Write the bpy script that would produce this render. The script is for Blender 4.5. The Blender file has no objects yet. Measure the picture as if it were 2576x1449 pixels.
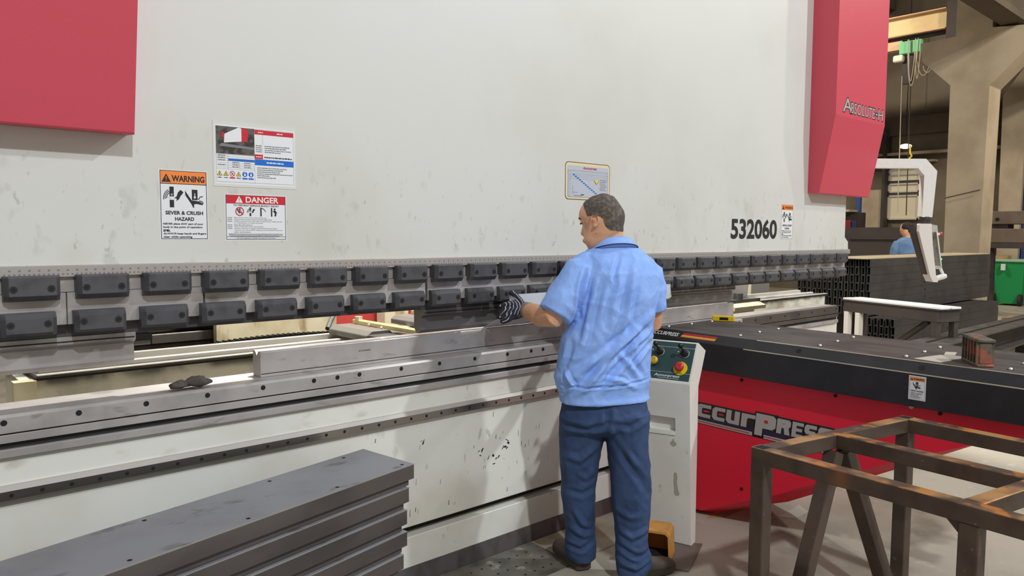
import bpy, bmesh, math, random
import numpy as np
from mathutils import Vector, Matrix, noise
PI = math.pi
SC = bpy.context.scene
COL = SC.collection
random.seed(7)

# ------------------------------------------------------------------ camera
W, HH = 2576.0, 1449.0
cam_d = bpy.data.cameras.new('camera'); cam = bpy.data.objects.new('camera', cam_d); COL.objects.link(cam)
SC.camera = cam
cam_d.sensor_fit = 'HORIZONTAL'; cam_d.sensor_width = 36.0; cam_d.lens = 36.0 * 1900.0 / W
cam_d.clip_start = 0.05; cam_d.clip_end = 200
_y, _p, _r = math.radians(47.84), math.radians(4.087), math.radians(-0.3275)
_F = Vector((math.cos(_y)*math.cos(_p), math.sin(_y)*math.cos(_p), -math.sin(_p)))
_R = Vector((math.sin(_y), -math.cos(_y), 0)); _D = _F.cross(_R)
_R2 = _R*math.cos(_r) + _D*math.sin(_r); _D2 = -_R*math.sin(_r) + _D*math.cos(_r)
cam.matrix_world = Matrix(((_R2.x, -_D2.x, -_F.x, 0), (_R2.y, -_D2.y, -_F.y, 0), (_R2.z, -_D2.z, -_F.z, 1.51), (0, 0, 0, 1)))

# ------------------------------------------------------------------ light
wd = bpy.data.worlds.new('hall_ambient'); SC.world = wd; wd.use_nodes = True
bg = wd.node_tree.nodes['Background']; bg.inputs[0].default_value = (1.0, 0.94, 0.86, 1); bg.inputs[1].default_value = 1.0
_tc = wd.node_tree.nodes.new('ShaderNodeTexCoord'); _sx = wd.node_tree.nodes.new('ShaderNodeSeparateXYZ'); _rp = wd.node_tree.nodes.new('ShaderNodeValToRGB')
wd.node_tree.links.new(_tc.outputs['Generated'], _sx.inputs[0]); wd.node_tree.links.new(_sx.outputs[2], _rp.inputs[0]); wd.node_tree.links.new(_rp.outputs[0], bg.inputs[0])
_rp.color_ramp.elements[0].position = 0.0; _rp.color_ramp.elements[0].color = (0.48, 0.455, 0.42, 1)
_rp.color_ramp.elements[1].position = 0.75; _rp.color_ramp.elements[1].color = (0.29, 0.28, 0.262, 1)
def lamp(name, loc, aim, watts, size, color=(1, 0.98, 0.95)):
    l = bpy.data.lights.new(name, 'AREA'); l.shape = 'DISK'; l.size = size; l.energy = watts; l.color = color
    o = bpy.data.objects.new(name, l); COL.objects.link(o); o.location = loc
    o.rotation_euler = (Vector(aim) - Vector(loc)).to_track_quat('-Z', 'Y').to_euler()
    return o
lamp('high_bay_lamp', (8.2, -3.7, 8.0), (3.0, 2.0, 0.8), 560, 0.30, (0.90, 0.96, 1.0))
lamp('high_bay_lamp', (4.9, -4.2, 8.0), (3.0, 2.0, 0.8), 40, 0.32, (0.90, 0.96, 1.0))
lamp('high_bay_lamp', (1.2, -3.7, 8.0), (2.4, 2.4, 0.8), 20, 0.32, (0.90, 0.96, 1.0))
lamp('high_bay_lamp', (-0.8, -5.5, 8.0), (2.4, 2.4, 0.8), 660, 0.35, (0.90, 0.96, 1.0))
lamp('far_fill_light', (14.0, 9.5, 7.5), (14.5, 7.0, 0), 480, 0.5, (1, 0.9, 0.76))  # unseen light, added to brighten the hall beyond
lamp('far_fill_light', (13.0, -1.5, 7.5), (15.0, 3.0, 0), 620, 0.5, (1, 0.9, 0.76))  # unseen light, added to brighten the far columns
lamp('gap_fill_light', (2.2, 3.25, 4.2), (2.0, 3.6, 0.9), 330, 0.3, (1, 0.97, 0.88))  # added light without a real fixture, brightens the gap under the ram
lamp('gap_fill_light', (6.3, 3.3, 4.4), (6.0, 3.4, 0.9), 190, 0.3, (1, 0.97, 0.88))  # second added light, for the right end of the gap
SC.view_settings.view_transform = 'Standard'; SC.view_settings.look = 'None'
SC.view_settings.exposure = -0.22; SC.view_settings.gamma = 1.0
try: SC.view_settings.use_curve_mapping = False
except Exception: pass

# ------------------------------------------------------------------ materials
def c(r, g, b):
    f = lambda v: (v/255)/12.92 if v/255 <= 0.04045 else (((v/255)+0.055)/1.055)**2.4
    return (f(r), f(g), f(b), 1)
def mat(name, col, rough=0.5, metal=0.0, var=None, vscale=4.0, vmin=0.4, vmax=0.7, stretch=(1, 1, 1), bump=0.0, bscale=60.0,
        spots=None, sscale=9.0, smin=0.62, smax=0.7, sstretch=(1, 1, 1), szone=None, aniso=None, spec=0.5, emit=None, coat=0.0, rvar=0.0):
    m = bpy.data.materials.new(name); m.use_nodes = True
    nt = m.node_tree; N = nt.nodes; Lk = nt.links; b = N['Principled BSDF']
    b.inputs['Base Color'].default_value = col; b.inputs['Roughness'].default_value = rough; b.inputs['Metallic'].default_value = metal
    b.inputs['Specular IOR Level'].default_value = spec; b.inputs['Coat Weight'].default_value = coat
    if aniso:
        b.inputs['Anisotropic'].default_value = aniso
        cx = N.new('ShaderNodeCombineXYZ'); cx.inputs[0].default_value = 0.03; cx.inputs[1].default_value = 0.45; cx.inputs[2].default_value = 0.89
        Lk.new(cx.outputs[0], b.inputs['Tangent'])
    if emit: b.inputs['Emission Color'].default_value = emit[0]; b.inputs['Emission Strength'].default_value = emit[1]
    geo = N.new('ShaderNodeNewGeometry')
    def nz(scale, st, detail=4.0, seed=0.0):
        mp = N.new('ShaderNodeMapping'); mp.inputs['Scale'].default_value = st; mp.inputs['Location'].default_value = (seed, seed*0.7, seed*0.3)
        Lk.new(geo.outputs['Position'], mp.inputs['Vector'])
        t = N.new('ShaderNodeTexNoise'); t.inputs['Scale'].default_value = scale; t.inputs['Detail'].default_value = detail
        Lk.new(mp.outputs[0], t.inputs['Vector']); return t.outputs[0]
    def ramp(v, a, d):
        r = N.new('ShaderNodeMapRange'); r.inputs['From Min'].default_value = a; r.inputs['From Max'].default_value = d; r.interpolation_type = 'SMOOTHSTEP'
        Lk.new(v, r.inputs['Value']); return r.outputs[0]
    def mix(f, a, d):
        x = N.new('ShaderNodeMix'); x.data_type = 'RGBA'; Lk.new(f, x.inputs['Factor'])
        if isinstance(a, tuple): x.inputs['A'].default_value = a
        else: Lk.new(a, x.inputs['A'])
        x.inputs['B'].default_value = d; return x.outputs['Result']
    cur = col
    if var:
        nv = nz(vscale, stretch); cur = mix(ramp(nv, vmin, vmax), cur, var)
        if rvar:
            r = N.new('ShaderNodeMapRange'); r.inputs['From Min'].default_value = 0.3; r.inputs['From Max'].default_value = 0.7
            r.inputs['To Min'].default_value = max(0.02, rough-rvar); r.inputs['To Max'].default_value = rough+rvar
            Lk.new(nv, r.inputs['Value']); Lk.new(r.outputs[0], b.inputs['Roughness'])
    for i, sp in enumerate(spots or []):
        scol, ssc, s0, s1, sst, zone, amt = sp
        f = ramp(nz(ssc, sst, 3.0, 3.7+i*2.3), s0, s1)
        mu = N.new('ShaderNodeMath'); mu.operation = 'MULTIPLY'; Lk.new(f, mu.inputs[0]); mu.inputs[1].default_value = amt; f = mu.outputs[0]
        if zone:
            sx = N.new('ShaderNodeSeparateXYZ'); Lk.new(geo.outputs['Position'], sx.inputs[0])
            zz = ramp(sx.outputs[zone[0]], zone[1], zone[2])
            mu = N.new('ShaderNodeMath'); mu.operation = 'MULTIPLY'; Lk.new(f, mu.inputs[0]); Lk.new(zz, mu.inputs[1]); f = mu.outputs[0]
        cur = mix(f, cur, scol)
    if not isinstance(cur, tuple): Lk.new(cur, b.inputs['Base Color'])
    if bump:
        bp = N.new('ShaderNodeBump'); bp.inputs['Strength'].default_value = bump; bp.inputs['Distance'].default_value = 0.01
        Lk.new(nz(bscale, (1, 1, 1), 3.0, 1.1), bp.inputs['Height']); Lk.new(bp.outputs[0], b.inputs['Normal'])
    return m
V1 = (1, 1, 1)
M = {}
M['ram_white'] = mat('ram_white_paint', c(209, 208, 203), 0.42, var=c(203, 201, 194), vscale=1.2, spots=[
    (c(120, 118, 104), 16, 0.60, 0.72, (1, 1, 0.6), (2, 2.05, 1.45), 0.22),
    (c(95, 92, 80), 42, 0.66, 0.74, (1, 1, 0.5), (2, 1.95, 1.5), 0.3),
    (c(176, 170, 150), 3.2, 0.55, 0.75, (1, 1, 0.5), (2, 2.3, 1.4), 0.3)])
M['bed_white'] = mat('bed_white_paint', c(224, 222, 214), 0.42, var=c(206, 200, 188), vscale=2.0, spots=[
    (c(60, 58, 50), 30, 0.68, 0.72, (1, 1, 0.35), (0, 1.2, 2.2), 0.3),
    (c(150, 138, 115), 7, 0.58, 0.75, (1, 1, 2.0), (2, 0.6, 0.85), 0.5)])
M['red'] = mat('hazed_red_paint', c(200, 72, 88), 0.42, bump=0.12, bscale=900)  # pinkish haze of the gloss mixed into the covers' base red
M['red_table'] = mat('red_table_paint', c(232, 30, 58), 0.42, bump=0.12, bscale=900)
M['steel'] = mat('ground_steel', c(186, 180, 177), 0.36, 0.42, var=c(160, 154, 151), vscale=5, aniso=0.75, rvar=0.07,
                 spots=[(c(88, 84, 78), 14, 0.6, 0.72, (0.5, 1, 1.4), None, 0.4)])
M['steel_plain'] = mat('machined_steel', c(176, 172, 170), 0.4, 0.4, var=c(152, 148, 146), vscale=8, aniso=0.6, rvar=0.06)
M['bright_steel'] = mat('bright_guide_steel', c(232, 230, 224), 0.28, 0.45)
M['clamp'] = mat('black_oxide_steel', c(86, 85, 88), 0.5, 0.35, var=c(74, 73, 78), vscale=20)
M['bolt'] = mat('dark_socket_bolt', c(58, 57, 60), 0.4, 0.6)
M['hole'] = mat('dark_hole', c(14, 14, 16), 0.8)
M['black_line'] = mat('dark_gap', c(30, 29, 30), 0.7)
M['ruler'] = mat('ruler_steel', c(172, 165, 160), 0.42, 0.3)
M['tick'] = mat('ruler_marks', c(122, 115, 110), 0.6)
M['stored'] = mat('brown_stored_steel', c(112, 96, 82), 0.6, 0.1, var=c(92, 78, 66), vscale=3)
M['steel_dark'] = mat('shaded_dark_steel', c(98, 91, 88), 0.36, 0.6, var=c(78, 72, 71), vscale=5, aniso=0.6)  # ground steel darkened: dim reflections at the right end put into the colour
M['steel_mid'] = mat('shaded_mid_steel', c(128, 122, 120), 0.36, 0.55, var=c(108, 103, 102), vscale=5, aniso=0.6)  # ground steel toned down: duller reflections on the right-hand punches put into colour
M['rail_steel'] = mat('polished_rail', c(186, 182, 178), 0.28, 1.0)
M['cream_dirty'] = mat('dirty_cream_paint', c(214, 206, 182), 0.5, var=c(188, 176, 142), vscale=5, spots=[
    (c(140, 112, 64), 14, 0.54, 0.70, (1, 1, 0.35), None, 0.7)])
M['beam_paint'] = mat('oily_cream_paint', c(214, 210, 196), 0.4, var=c(176, 176, 164), vscale=6, spots=[
    (c(74, 72, 66), 5, 0.38, 0.56, (1, 1, 0.8), (2, 0.885, 0.925), 0.9)])
M['dark_beam'] = mat('dark_mill_steel', c(82, 78, 74), 0.55, 0.3, var=c(64, 60, 57), vscale=6)
M['brass'] = mat('zinc_yellow_bar', c(214, 200, 150), 0.35, 0.4)
M['silver'] = mat('silver_cap', c(225, 222, 212), 0.3, 0.6)
M['gauge_grey'] = mat('gauge_grey_paint', c(112, 110, 106), 0.5, 0.1)
M['black_table'] = mat('table_black_paint', c(30, 28, 33), 0.42, var=c(40, 37, 42), vscale=9, bump=0.1, bscale=700)
M['table_top'] = mat('worn_table_top', c(88, 82, 79), 0.55, 0.12, var=c(66, 61, 59), vscale=7, stretch=(1.6, 0.5, 1), spots=[(c(60, 55, 54), 22, 0.62, 0.72, V1, None, 0.6)])
M['worn_edge'] = mat('worn_edge', c(206, 200, 178), 0.35, 0.6)
M['console'] = mat('console_cream_paint', c(236, 233, 224), 0.42, var=c(226, 221, 210), vscale=3, spots=[(c(130, 122, 105), 16, 0.64, 0.76, V1, (2, 0.9, 0.5), 0.5)])
M['green_panel'] = mat('green_panel_film', c(44, 74, 74), 0.35)
M['black_plastic'] = mat('black_plastic', c(22, 22, 24), 0.35)
M['yellow_knob'] = mat('yellow_knob', c(196, 158, 44), 0.4)
M['red_knob'] = mat('red_knob', c(186, 46, 54), 0.4)
M['yellow_collar'] = mat('yellow_collar', c(232, 204, 20), 0.4)
M['white_ink'] = mat('white_ink', c(226, 226, 222), 0.5)
M['black_ink'] = mat('black_ink', c(34, 34, 36), 0.5)
M['grey_ink'] = mat('grey_ink', c(120, 120, 124), 0.5)
M['white_film'] = mat('white_film', c(224, 224, 226), 0.4)
M['orange_film'] = mat('orange_film', c(238, 134, 62), 0.4)
M['red_film'] = mat('red_film', c(196, 38, 50), 0.4)
M['blue_film'] = mat('blue_film', c(24, 104, 196), 0.4)
M['yellow_film'] = mat('yellow_film', c(236, 206, 60), 0.4)
M['grey_film'] = mat('grey_film', c(184, 188, 198), 0.4)
M['cream_film'] = mat('cream_film', c(222, 206, 168), 0.4)
M['clear_film'] = mat('clear_laminate', c(212, 212, 204), 0.12)
M['navy_film'] = mat('navy_film', c(40, 34, 66), 0.4)
M['silver_film'] = mat('silver_film', c(178, 172, 168), 0.4)
M['brown_film'] = mat('brown_film', c(120, 84, 50), 0.4)
M['photo_dark'] = mat('printed_picture', c(96, 88, 84), 0.4, var=c(52, 48, 46), vscale=40, vmin=0.42, vmax=0.6)
M['rust'] = mat('rusty_steel_tube', c(88, 73, 63), 0.5, 0.3, var=c(72, 58, 50), vscale=8, spots=[
    (c(190, 142, 92), 6.5, 0.40, 0.62, (1, 1, 1), (2, 0.797, 0.7995), 0.9), (c(196, 120, 50), 14, 0.56, 0.68, (1, 1, 1), (2, 0.796, 0.7995), 0.8), (c(150, 96, 56), 4.5, 0.56, 0.74, (1, 1, 0.5), None, 0.6), (c(188, 178, 160), 40, 0.68, 0.76, V1, None, 0.22)])
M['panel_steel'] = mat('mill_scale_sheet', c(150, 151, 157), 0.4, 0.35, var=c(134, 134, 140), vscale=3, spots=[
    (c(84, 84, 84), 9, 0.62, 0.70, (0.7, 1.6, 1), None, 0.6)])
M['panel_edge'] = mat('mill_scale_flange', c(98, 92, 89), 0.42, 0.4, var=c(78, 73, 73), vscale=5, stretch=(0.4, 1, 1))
M['panel_bright'] = mat('sheared_edge', c(178, 174, 168), 0.35, 0.7)
M['sheet'] = mat('galvanised_sheet', c(214, 216, 220), 0.42, 0.15, var=c(196, 198, 202), vscale=9)
M['floor'] = mat('worn_concrete', c(172, 163, 148), 0.62, var=c(150, 141, 126), vscale=1.6, spots=[
    (c(112, 104, 90), 3.4, 0.56, 0.74, V1, None, 0.6), (c(205, 198, 184), 9, 0.62, 0.74, V1, None, 0.4)], bump=0.2, bscale=25)
M['plate_dark'] = mat('oily_floor_plate', c(112, 108, 98), 0.4, 0.2, var=c(80, 78, 72), vscale=9, spots=[(c(178, 170, 154), 14, 0.58, 0.72, V1, None, 0.7)])
M['plate_grey'] = mat('grey_floor_plate', c(116, 104, 96), 0.5, 0.1, var=c(104, 94, 86), vscale=5)
M['plate_tan'] = mat('tan_floor_plate', c(166, 154, 132), 0.5, 0.05, var=c(140, 130, 112), vscale=5)
M['base_steel'] = mat('scuffed_base', c(92, 86, 84), 0.45, 0.3, var=c(72, 67, 66), vscale=14, stretch=(1, 1, 0.4))
M['orange'] = mat('pedal_orange', c(226, 156, 70), 0.45, var=c(196, 140, 76), vscale=14)
M['dark_orange'] = mat('pedal_inside', c(176, 112, 24), 0.5)
M['dark_rubber'] = mat('dark_rubber', c(40, 37, 36), 0.7)
M['concrete'] = mat('column_concrete', c(176, 160, 136), 0.75, var=c(158, 142, 118), vscale=1.5, bump=0.1, bscale=30)
M['far_wall'] = mat('far_wall_paint', c(112, 101, 84), 0.8, var=c(92, 82, 68), vscale=0.8)
M['far_dark'] = mat('far_dark_steel', c(66, 58, 54), 0.7, var=c(52, 46, 44), vscale=1.5)
M['ceil'] = mat('roof_slab', c(92, 80, 66), 0.85, var=c(72, 63, 54), vscale=0.8)
M['girder'] = mat('girder_cream_paint', c(226, 204, 150), 0.55, var=c(206, 176, 130), vscale=1.2)
M['tube_dark'] = mat('painted_steel_tube', c(74, 71, 69), 0.5, 0.25, var=c(62, 59, 58), vscale=3)
M['tube_top'] = mat('lit_tube_top', c(178, 162, 132), 0.6)  # pale tone stands for light falling on the tube tops
M['tube_in'] = mat('tube_inside', c(22, 21, 22), 0.8)
M['bin_green'] = mat('bin_green_plastic', c(30, 150, 84), 0.4)
M['bin_lid'] = mat('bin_rim', c(150, 190, 160), 0.4)
M['pend_white'] = mat('pendant_white_paint', c(222, 217, 208), 0.38)
M['pend_wrap'] = mat('plastic_wrap', c(224, 222, 216), 0.2, bump=0.3, bscale=22)
M['pend_dark'] = mat('pendant_dark', c(60, 52, 48), 0.5)
M['screen'] = mat('screen_film', c(120, 112, 100), 0.2, var=c(84, 78, 70), vscale=20)
M['paper'] = mat('grey_card', c(186, 178, 164), 0.7)
M['block'] = mat('rusty_cast_block', c(112, 104, 92), 0.6, 0.3, var=c(88, 80, 72), vscale=40, spots=[(c(170, 100, 76), 16, 0.52, 0.64, V1, None, 0.9)])
M['cloth'] = mat('dark_grey_cloth', c(82, 74, 72), 0.9, var=c(66, 58, 58), vscale=40)
M['win'] = mat('lit_window', c(200, 190, 160), 0.4, emit=((1.0, 0.86, 0.62, 1), 0.1))
M['win_frame'] = mat('window_frame', c(196, 192, 182), 0.5)
M['lampglow'] = mat('lamp_glow', c(255, 250, 235), 0.4, emit=((1, 0.95, 0.85, 1), 3.0))
M['blue_far'] = mat('far_blue_paint', c(50, 72, 128), 0.6)
M['red_far'] = mat('far_red_paint', c(176, 62, 60), 0.6)
M['green_hoist'] = mat('hoist_green', c(120, 206, 148), 0.45)
M['white_far'] = mat('hoist_white', c(236, 232, 210), 0.5)
M['pink_far'] = mat('crane_flange', c(220, 176, 136), 0.5)
M['cable'] = mat('pale_cable', c(190, 178, 156), 0.6)
M['tape_yellow'] = mat('yellow_tool', c(226, 186, 30), 0.45)
M['tan'] = mat('pale_timber', c(168, 140, 96), 0.7, var=c(140, 114, 76), vscale=10)
# person
M['skin'] = mat('skin', c(222, 170, 134), 0.5, var=c(212, 156, 122), vscale=20, bump=0.05, bscale=300)
M['hair'] = mat('cropped_hair', c(84, 78, 73), 0.85, var=c(126, 111, 98), vscale=70, vmin=0.4, vmax=0.7, bump=0.5, bscale=500)
M['brow'] = mat('brow_hair', c(44, 36, 32), 0.8)
M['shirt'] = mat('blue_work_shirt', c(146, 182, 248), 0.85, var=c(132, 168, 236), vscale=9, bump=0.25, bscale=40)
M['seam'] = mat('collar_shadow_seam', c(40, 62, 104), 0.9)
M['trouser'] = mat('navy_work_trousers', c(52, 74, 112), 0.85, var=c(43, 62, 98), vscale=8, bump=0.2, bscale=45)
M['shoe'] = mat('worn_shoe', c(92, 80, 68), 0.7, var=c(76, 66, 56), vscale=18)
M['sole'] = mat('shoe_sole', c(70, 62, 54), 0.8)
M['glove'] = mat('navy_knit_glove', c(44, 42, 58), 0.85, bump=0.4, bscale=300)
M['glove_white'] = mat('glove_white_stripe', c(206, 206, 212), 0.8)
M['cuff'] = mat('grey_knit_cuff', c(128, 122, 108), 0.9, bump=0.5, bscale=300)
M['lip'] = mat('lip', c(150, 92, 78), 0.5)

# ------------------------------------------------------------------ mesh helpers (all in world coordinates)
ORG = {}
class MB:
    def __init__(s): s.v = []; s.f = []; s.m = []; s.sm = []
    def add(s, vs, fs, mi=0, smooth=False):
        b = len(s.v); s.v += [tuple(p) for p in vs]
        for f in fs: s.f.append([b+i for i in f]); s.m.append(mi); s.sm.append(smooth)
        return s
    def box(s, x0, x1, y0, y1, z0, z1, mi=0, mtx=None):
        vs = [Vector((x, y, z)) for z in (z0, z1) for y in (y0, y1) for x in (x0, x1)]
        if mtx: vs = [mtx @ p for p in vs]
        return s.add(vs, [(0, 2, 3, 1), (4, 5, 7, 6), (0, 1, 5, 4), (2, 6, 7, 3), (0, 4, 6, 2), (1, 3, 7, 5)], mi)
    def prism(s, prof, a, b, mi=0, cap=True, smooth=False):
        """prof: list of 3-D points (closed polygon); extruded by the vector from a to b."""
        a = Vector(a); b = Vector(b); n = len(prof)
        vs = [Vector(p)+a for p in prof] + [Vector(p)+b for p in prof]
        s.add(vs, [(i, (i+1) % n, (i+1) % n+n, i+n) for i in range(n)], mi, smooth)
        if cap: s.add(vs, [tuple(reversed(range(n))), tuple(range(n, 2*n))], mi)
        return s
    def tube(s, path, r, n=10, mi=0, cap=True, smooth=True):
        P = [Vector(p) for p in path]; rs = r if isinstance(r, (list, tuple)) else [r]*len(P)
        rings = []; up = None
        for i, p in enumerate(P):
            t = (P[min(i+1, len(P)-1)] - P[max(i-1, 0)]).normalized()
            if up is None: up = t.orthogonal().normalized()
            up = (up - t*up.dot(t)); up = up.normalized() if up.length > 1e-6 else t.orthogonal().normalized()
            w = t.cross(up)
            rings.append([p + (up*math.cos(2*PI*k/n) + w*math.sin(2*PI*k/n))*rs[i] for k in range(n)])
        return s.loft(rings, mi, cap, smooth)
    def loft(s, rings, mi=0, cap=True, smooth=True, closed=True):
        n = len(rings[0]); vs = [p for r in rings for p in r]; fs = []
        for j in range(len(rings)-1):
            for k in range(n if closed else n-1):
                fs.append((j*n+k, j*n+(k+1) % n, (j+1)*n+(k+1) % n, (j+1)*n+k))
        s.add(vs, fs, mi, smooth)
        if cap: s.add(vs, [tuple(reversed(range(n))), tuple(range((len(rings)-1)*n, len(rings)*n))], mi, smooth)
        return s
    def disc(s, cen, ax, r, h, n=16, mi=0, r2=None):
        ax = Vector(ax).normalized(); cen = Vector(cen); u = ax.orthogonal().normalized(); w = ax.cross(u); r2 = r if r2 is None else r2
        rings = [[cen + (u*math.cos(2*PI*k/n)+w*math.sin(2*PI*k/n))*q + ax*d for k in range(n)] for q, d in ((r, 0), (r2, h))]
        return s.loft(rings, mi, True, False)
    def ell(s, cen, rad, n=12, m=8, mi=0, mtx=None):
        rings = []
        for j in range(1, m):
            a = PI*j/m
            rings.append([Vector((rad[0]*math.sin(a)*math.cos(2*PI*k/n), rad[1]*math.sin(a)*math.sin(2*PI*k/n), -rad[2]*math.cos(a))) for k in range(n)])
        if mtx: rings = [[mtx @ p for p in r] for r in rings]
        cen = Vector(cen)
        return s.loft([[cen+p for p in r] for r in rings], mi, True, True)
    def mesh(s, name, org=(0, 0, 0), mats=()):
        me = bpy.data.meshes.new(name); o = Vector(org)
        me.from_pydata([Vector(p)-o for p in s.v], [], s.f)
        for m in mats: me.materials.append(m)
        me.polygons.foreach_set('material_index', s.m); me.polygons.foreach_set('use_smooth', s.sm)
        bm = bmesh.new(); bm.from_mesh(me); bmesh.ops.recalc_face_normals(bm, faces=bm.faces); bm.to_mesh(me); bm.free()
        me.update(); return me
    def bevel(s, w, seg=2, ang=0.6):
        s.bev = (w, seg, ang); return s
def put(name, mb, mats, parent=None, org=None, label=None, cat=None, group=None, kind=None):
    """links one mesh object; world coordinates are kept, the origin is the parent's or ORG."""
    if not isinstance(mats, (list, tuple)): mats = [mats]
    mats = [M[x] if isinstance(x, str) else x for x in mats]
    o0 = ORG[parent.name] if parent else Vector(org if org is not None else (0, 0, 0))
    if isinstance(mb, MB):
        me = mb.mesh(name, o0, mats)
        if hasattr(mb, 'bev'):
            bm = bmesh.new(); bm.from_mesh(me)
            ed = [e for e in bm.edges if len(e.link_faces) == 2 and e.calc_face_angle(0) > mb.bev[2]]
            bmesh.ops.bevel(bm, geom=ed, offset=mb.bev[0], segments=mb.bev[1], affect='EDGES', clamp_overlap=True, profile=0.5)
            bm.to_mesh(me); bm.free()
    else:
        me = mb
        for v in me.vertices: v.co = v.co - o0
        for m in mats: me.materials.append(m)
    o = bpy.data.objects.new(name, me); COL.objects.link(o)
    if parent: o.parent = parent
    else: o.location = o0
    ORG[o.name] = o0
    tag(o, label, cat, group, kind); return o
def tag(o, label=None, cat=None, group=None, kind=None):
    if label: o['label'] = label
    if cat: o['category'] = cat
    if group: o['group'] = group
    if kind: o['kind'] = kind
    return o
def thing(name, loc, label, cat, group=None, kind=None):
    o = bpy.data.objects.new(name, None); COL.objects.link(o); o.location = loc; o.empty_display_size = 0.1
    ORG[o.name] = Vector(loc); return tag(o, label, cat, group, kind)
def dup(o, off, parent=None, **kw):
    n = o.copy(); COL.objects.link(n)
    if parent: n.parent = parent
    else: n.location = o.location + Vector(off)
    for ch in list(o.children): dup(ch, (0, 0, 0), n)
    ORG[n.name] = ORG[o.name] + Vector(off)
    tag(n, **kw); return n
def struct(name, mb, mats, **kw): return put(name, mb, mats, kind='structure', **kw)

# ------------------------------------------------------------------ flat printed matter
def glyphs(s, bold=0.0, shear=0.0):
    cu = bpy.data.curves.new('t', 'FONT'); cu.body = s; cu.size = 1.0; cu.offset = bold; cu.shear = shear; cu.resolution_u = 4
    o = bpy.data.objects.new('t', cu); COL.objects.link(o)
    bpy.context.view_layer.update()
    dg = bpy.context.evaluated_depsgraph_get(); me = bpy.data.meshes.new_from_object(o.evaluated_get(dg))
    vs = [(v.co.x, v.co.y) for v in me.vertices]; fs = [tuple(p.vertices) for p in me.polygons]
    bpy.data.objects.remove(o); bpy.data.curves.remove(cu); bpy.data.meshes.remove(me)
    return vs, fs
class Decal:
    """flat layered print on a plane: o + x*ax + y*ay, layers stand 0.3 mm apart along the outward normal."""
    def __init__(s, o, ax, ay, step=0.0003, k=1.0):
        s.o = Vector(o); s.ax = Vector(ax).normalized(); s.ay = Vector(ay).normalized(); s.n = s.ax.cross(s.ay); s.g = MB(); s.t = MB(); s.gm = []; s.tm = []; s.step = step; s.more = []; s.k = k
    def P(s, x, y, l): return s.o + s.ax*(x*s.k) + s.ay*(y*s.k) + s.n*(s.step*l)
    def _mi(s, lst, m):
        if m not in lst: lst.append(m)
        return lst.index(m)
    def sheet(s, x0, y0, x1, y1, m, l, th=0.0004):
        vs = [s.P(x, y, 0)+s.n*k for k in (0, s.step*l) for x, y in ((x0, y0), (x1, y0), (x1, y1), (x0, y1))]
        s.g.add(vs, [(3, 2, 1, 0), (4, 5, 6, 7), (0, 1, 5, 4), (1, 2, 6, 5), (2, 3, 7, 6), (3, 0, 4, 7)], s._mi(s.gm, m)); return s
    def rect(s, x0, y0, x1, y1, m, l):
        s.g.add([s.P(x0, y0, l), s.P(x1, y0, l), s.P(x1, y1, l), s.P(x0, y1, l)], [(0, 1, 2, 3)], s._mi(s.gm, m)); return s
    def poly(s, pts, m, l):
        s.g.add([s.P(x, y, l) for x, y in pts], [tuple(range(len(pts)))], s._mi(s.gm, m)); return s
    def ring(s, cx, cy, r0, r1, m, l, n=24):
        for k in range(n):
            a, b = 2*PI*k/n, 2*PI*(k+1)/n
            s.poly([(cx+r0*math.cos(a), cy+r0*math.sin(a)), (cx+r1*math.cos(a), cy+r1*math.sin(a)), (cx+r1*math.cos(b), cy+r1*math.sin(b)), (cx+r0*math.cos(b), cy+r0*math.sin(b))], m, l)
        return s
    def circle(s, cx, cy, r, m, l, n=20): return s.poly([(cx+r*math.cos(2*PI*k/n), cy+r*math.sin(2*PI*k/n)) for k in range(n)], m, l)
    def line(s, pts, w, m, l):
        for (a, b), (p, q) in zip(pts[:-1], pts[1:]):
            d = math.hypot(p-a, q-b) or 1; nx, ny = -(q-b)/d*w/2, (p-a)/d*w/2
            s.poly([(a-nx, b-ny), (p-nx, q-ny), (p+nx, q+ny), (a+nx, b+ny)], m, l)
        return s
    def frame(s, x0, y0, x1, y1, w, m, l):
        s.rect(x0, y0, x1, y0+w, m, l); s.rect(x0, y1-w, x1, y1, m, l); s.rect(x0, y0, x0+w, y1, m, l); s.rect(x1-w, y0, x1, y1, m, l); return s
    def text(s, st, x, y, w, h, m, l, bold=0.0, shear=0.0, align='FIT'):
        vs, fs = glyphs(st, bold, shear)
        xs = [v[0] for v in vs]; ys = [v[1] for v in vs]; x0, x1, y0, y1 = min(xs), max(xs), min(ys), max(ys)
        sy = h/(y1-y0); sx = w/(x1-x0) if w else sy
        s.t.add([s.P(x+(a-x0)*sx, y+(b-y0)*sy, l) for a, b in vs], fs, s._mi(s.tm, m)); return s
    def marks(s, x, y, w, h, m, l, seed=0):
        """an unreadable line of small print: a row of short dashes"""
        r = random.Random(seed); q = x
        while q < x+w:
            k = min(h*r.uniform(0.6, 2.6), x+w-q); s.rect(q, y, q+k, y+h*r.uniform(0.75, 1.0), m, l); q += k+h*0.35
        return s
    def split(s):
        s.more.append((s.t, s.tm)); s.t = MB(); s.tm = []; return s
    def build(s, name, parent, label=None, letters='lettering', **kw):
        o = put(name, s.g, [M[x] for x in s.gm], parent, label=label, **kw)
        for t_, m_ in s.more + [(s.t, s.tm)]:
            if t_.v: put(letters, t_, [M[x] for x in m_], o)
        return o
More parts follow.
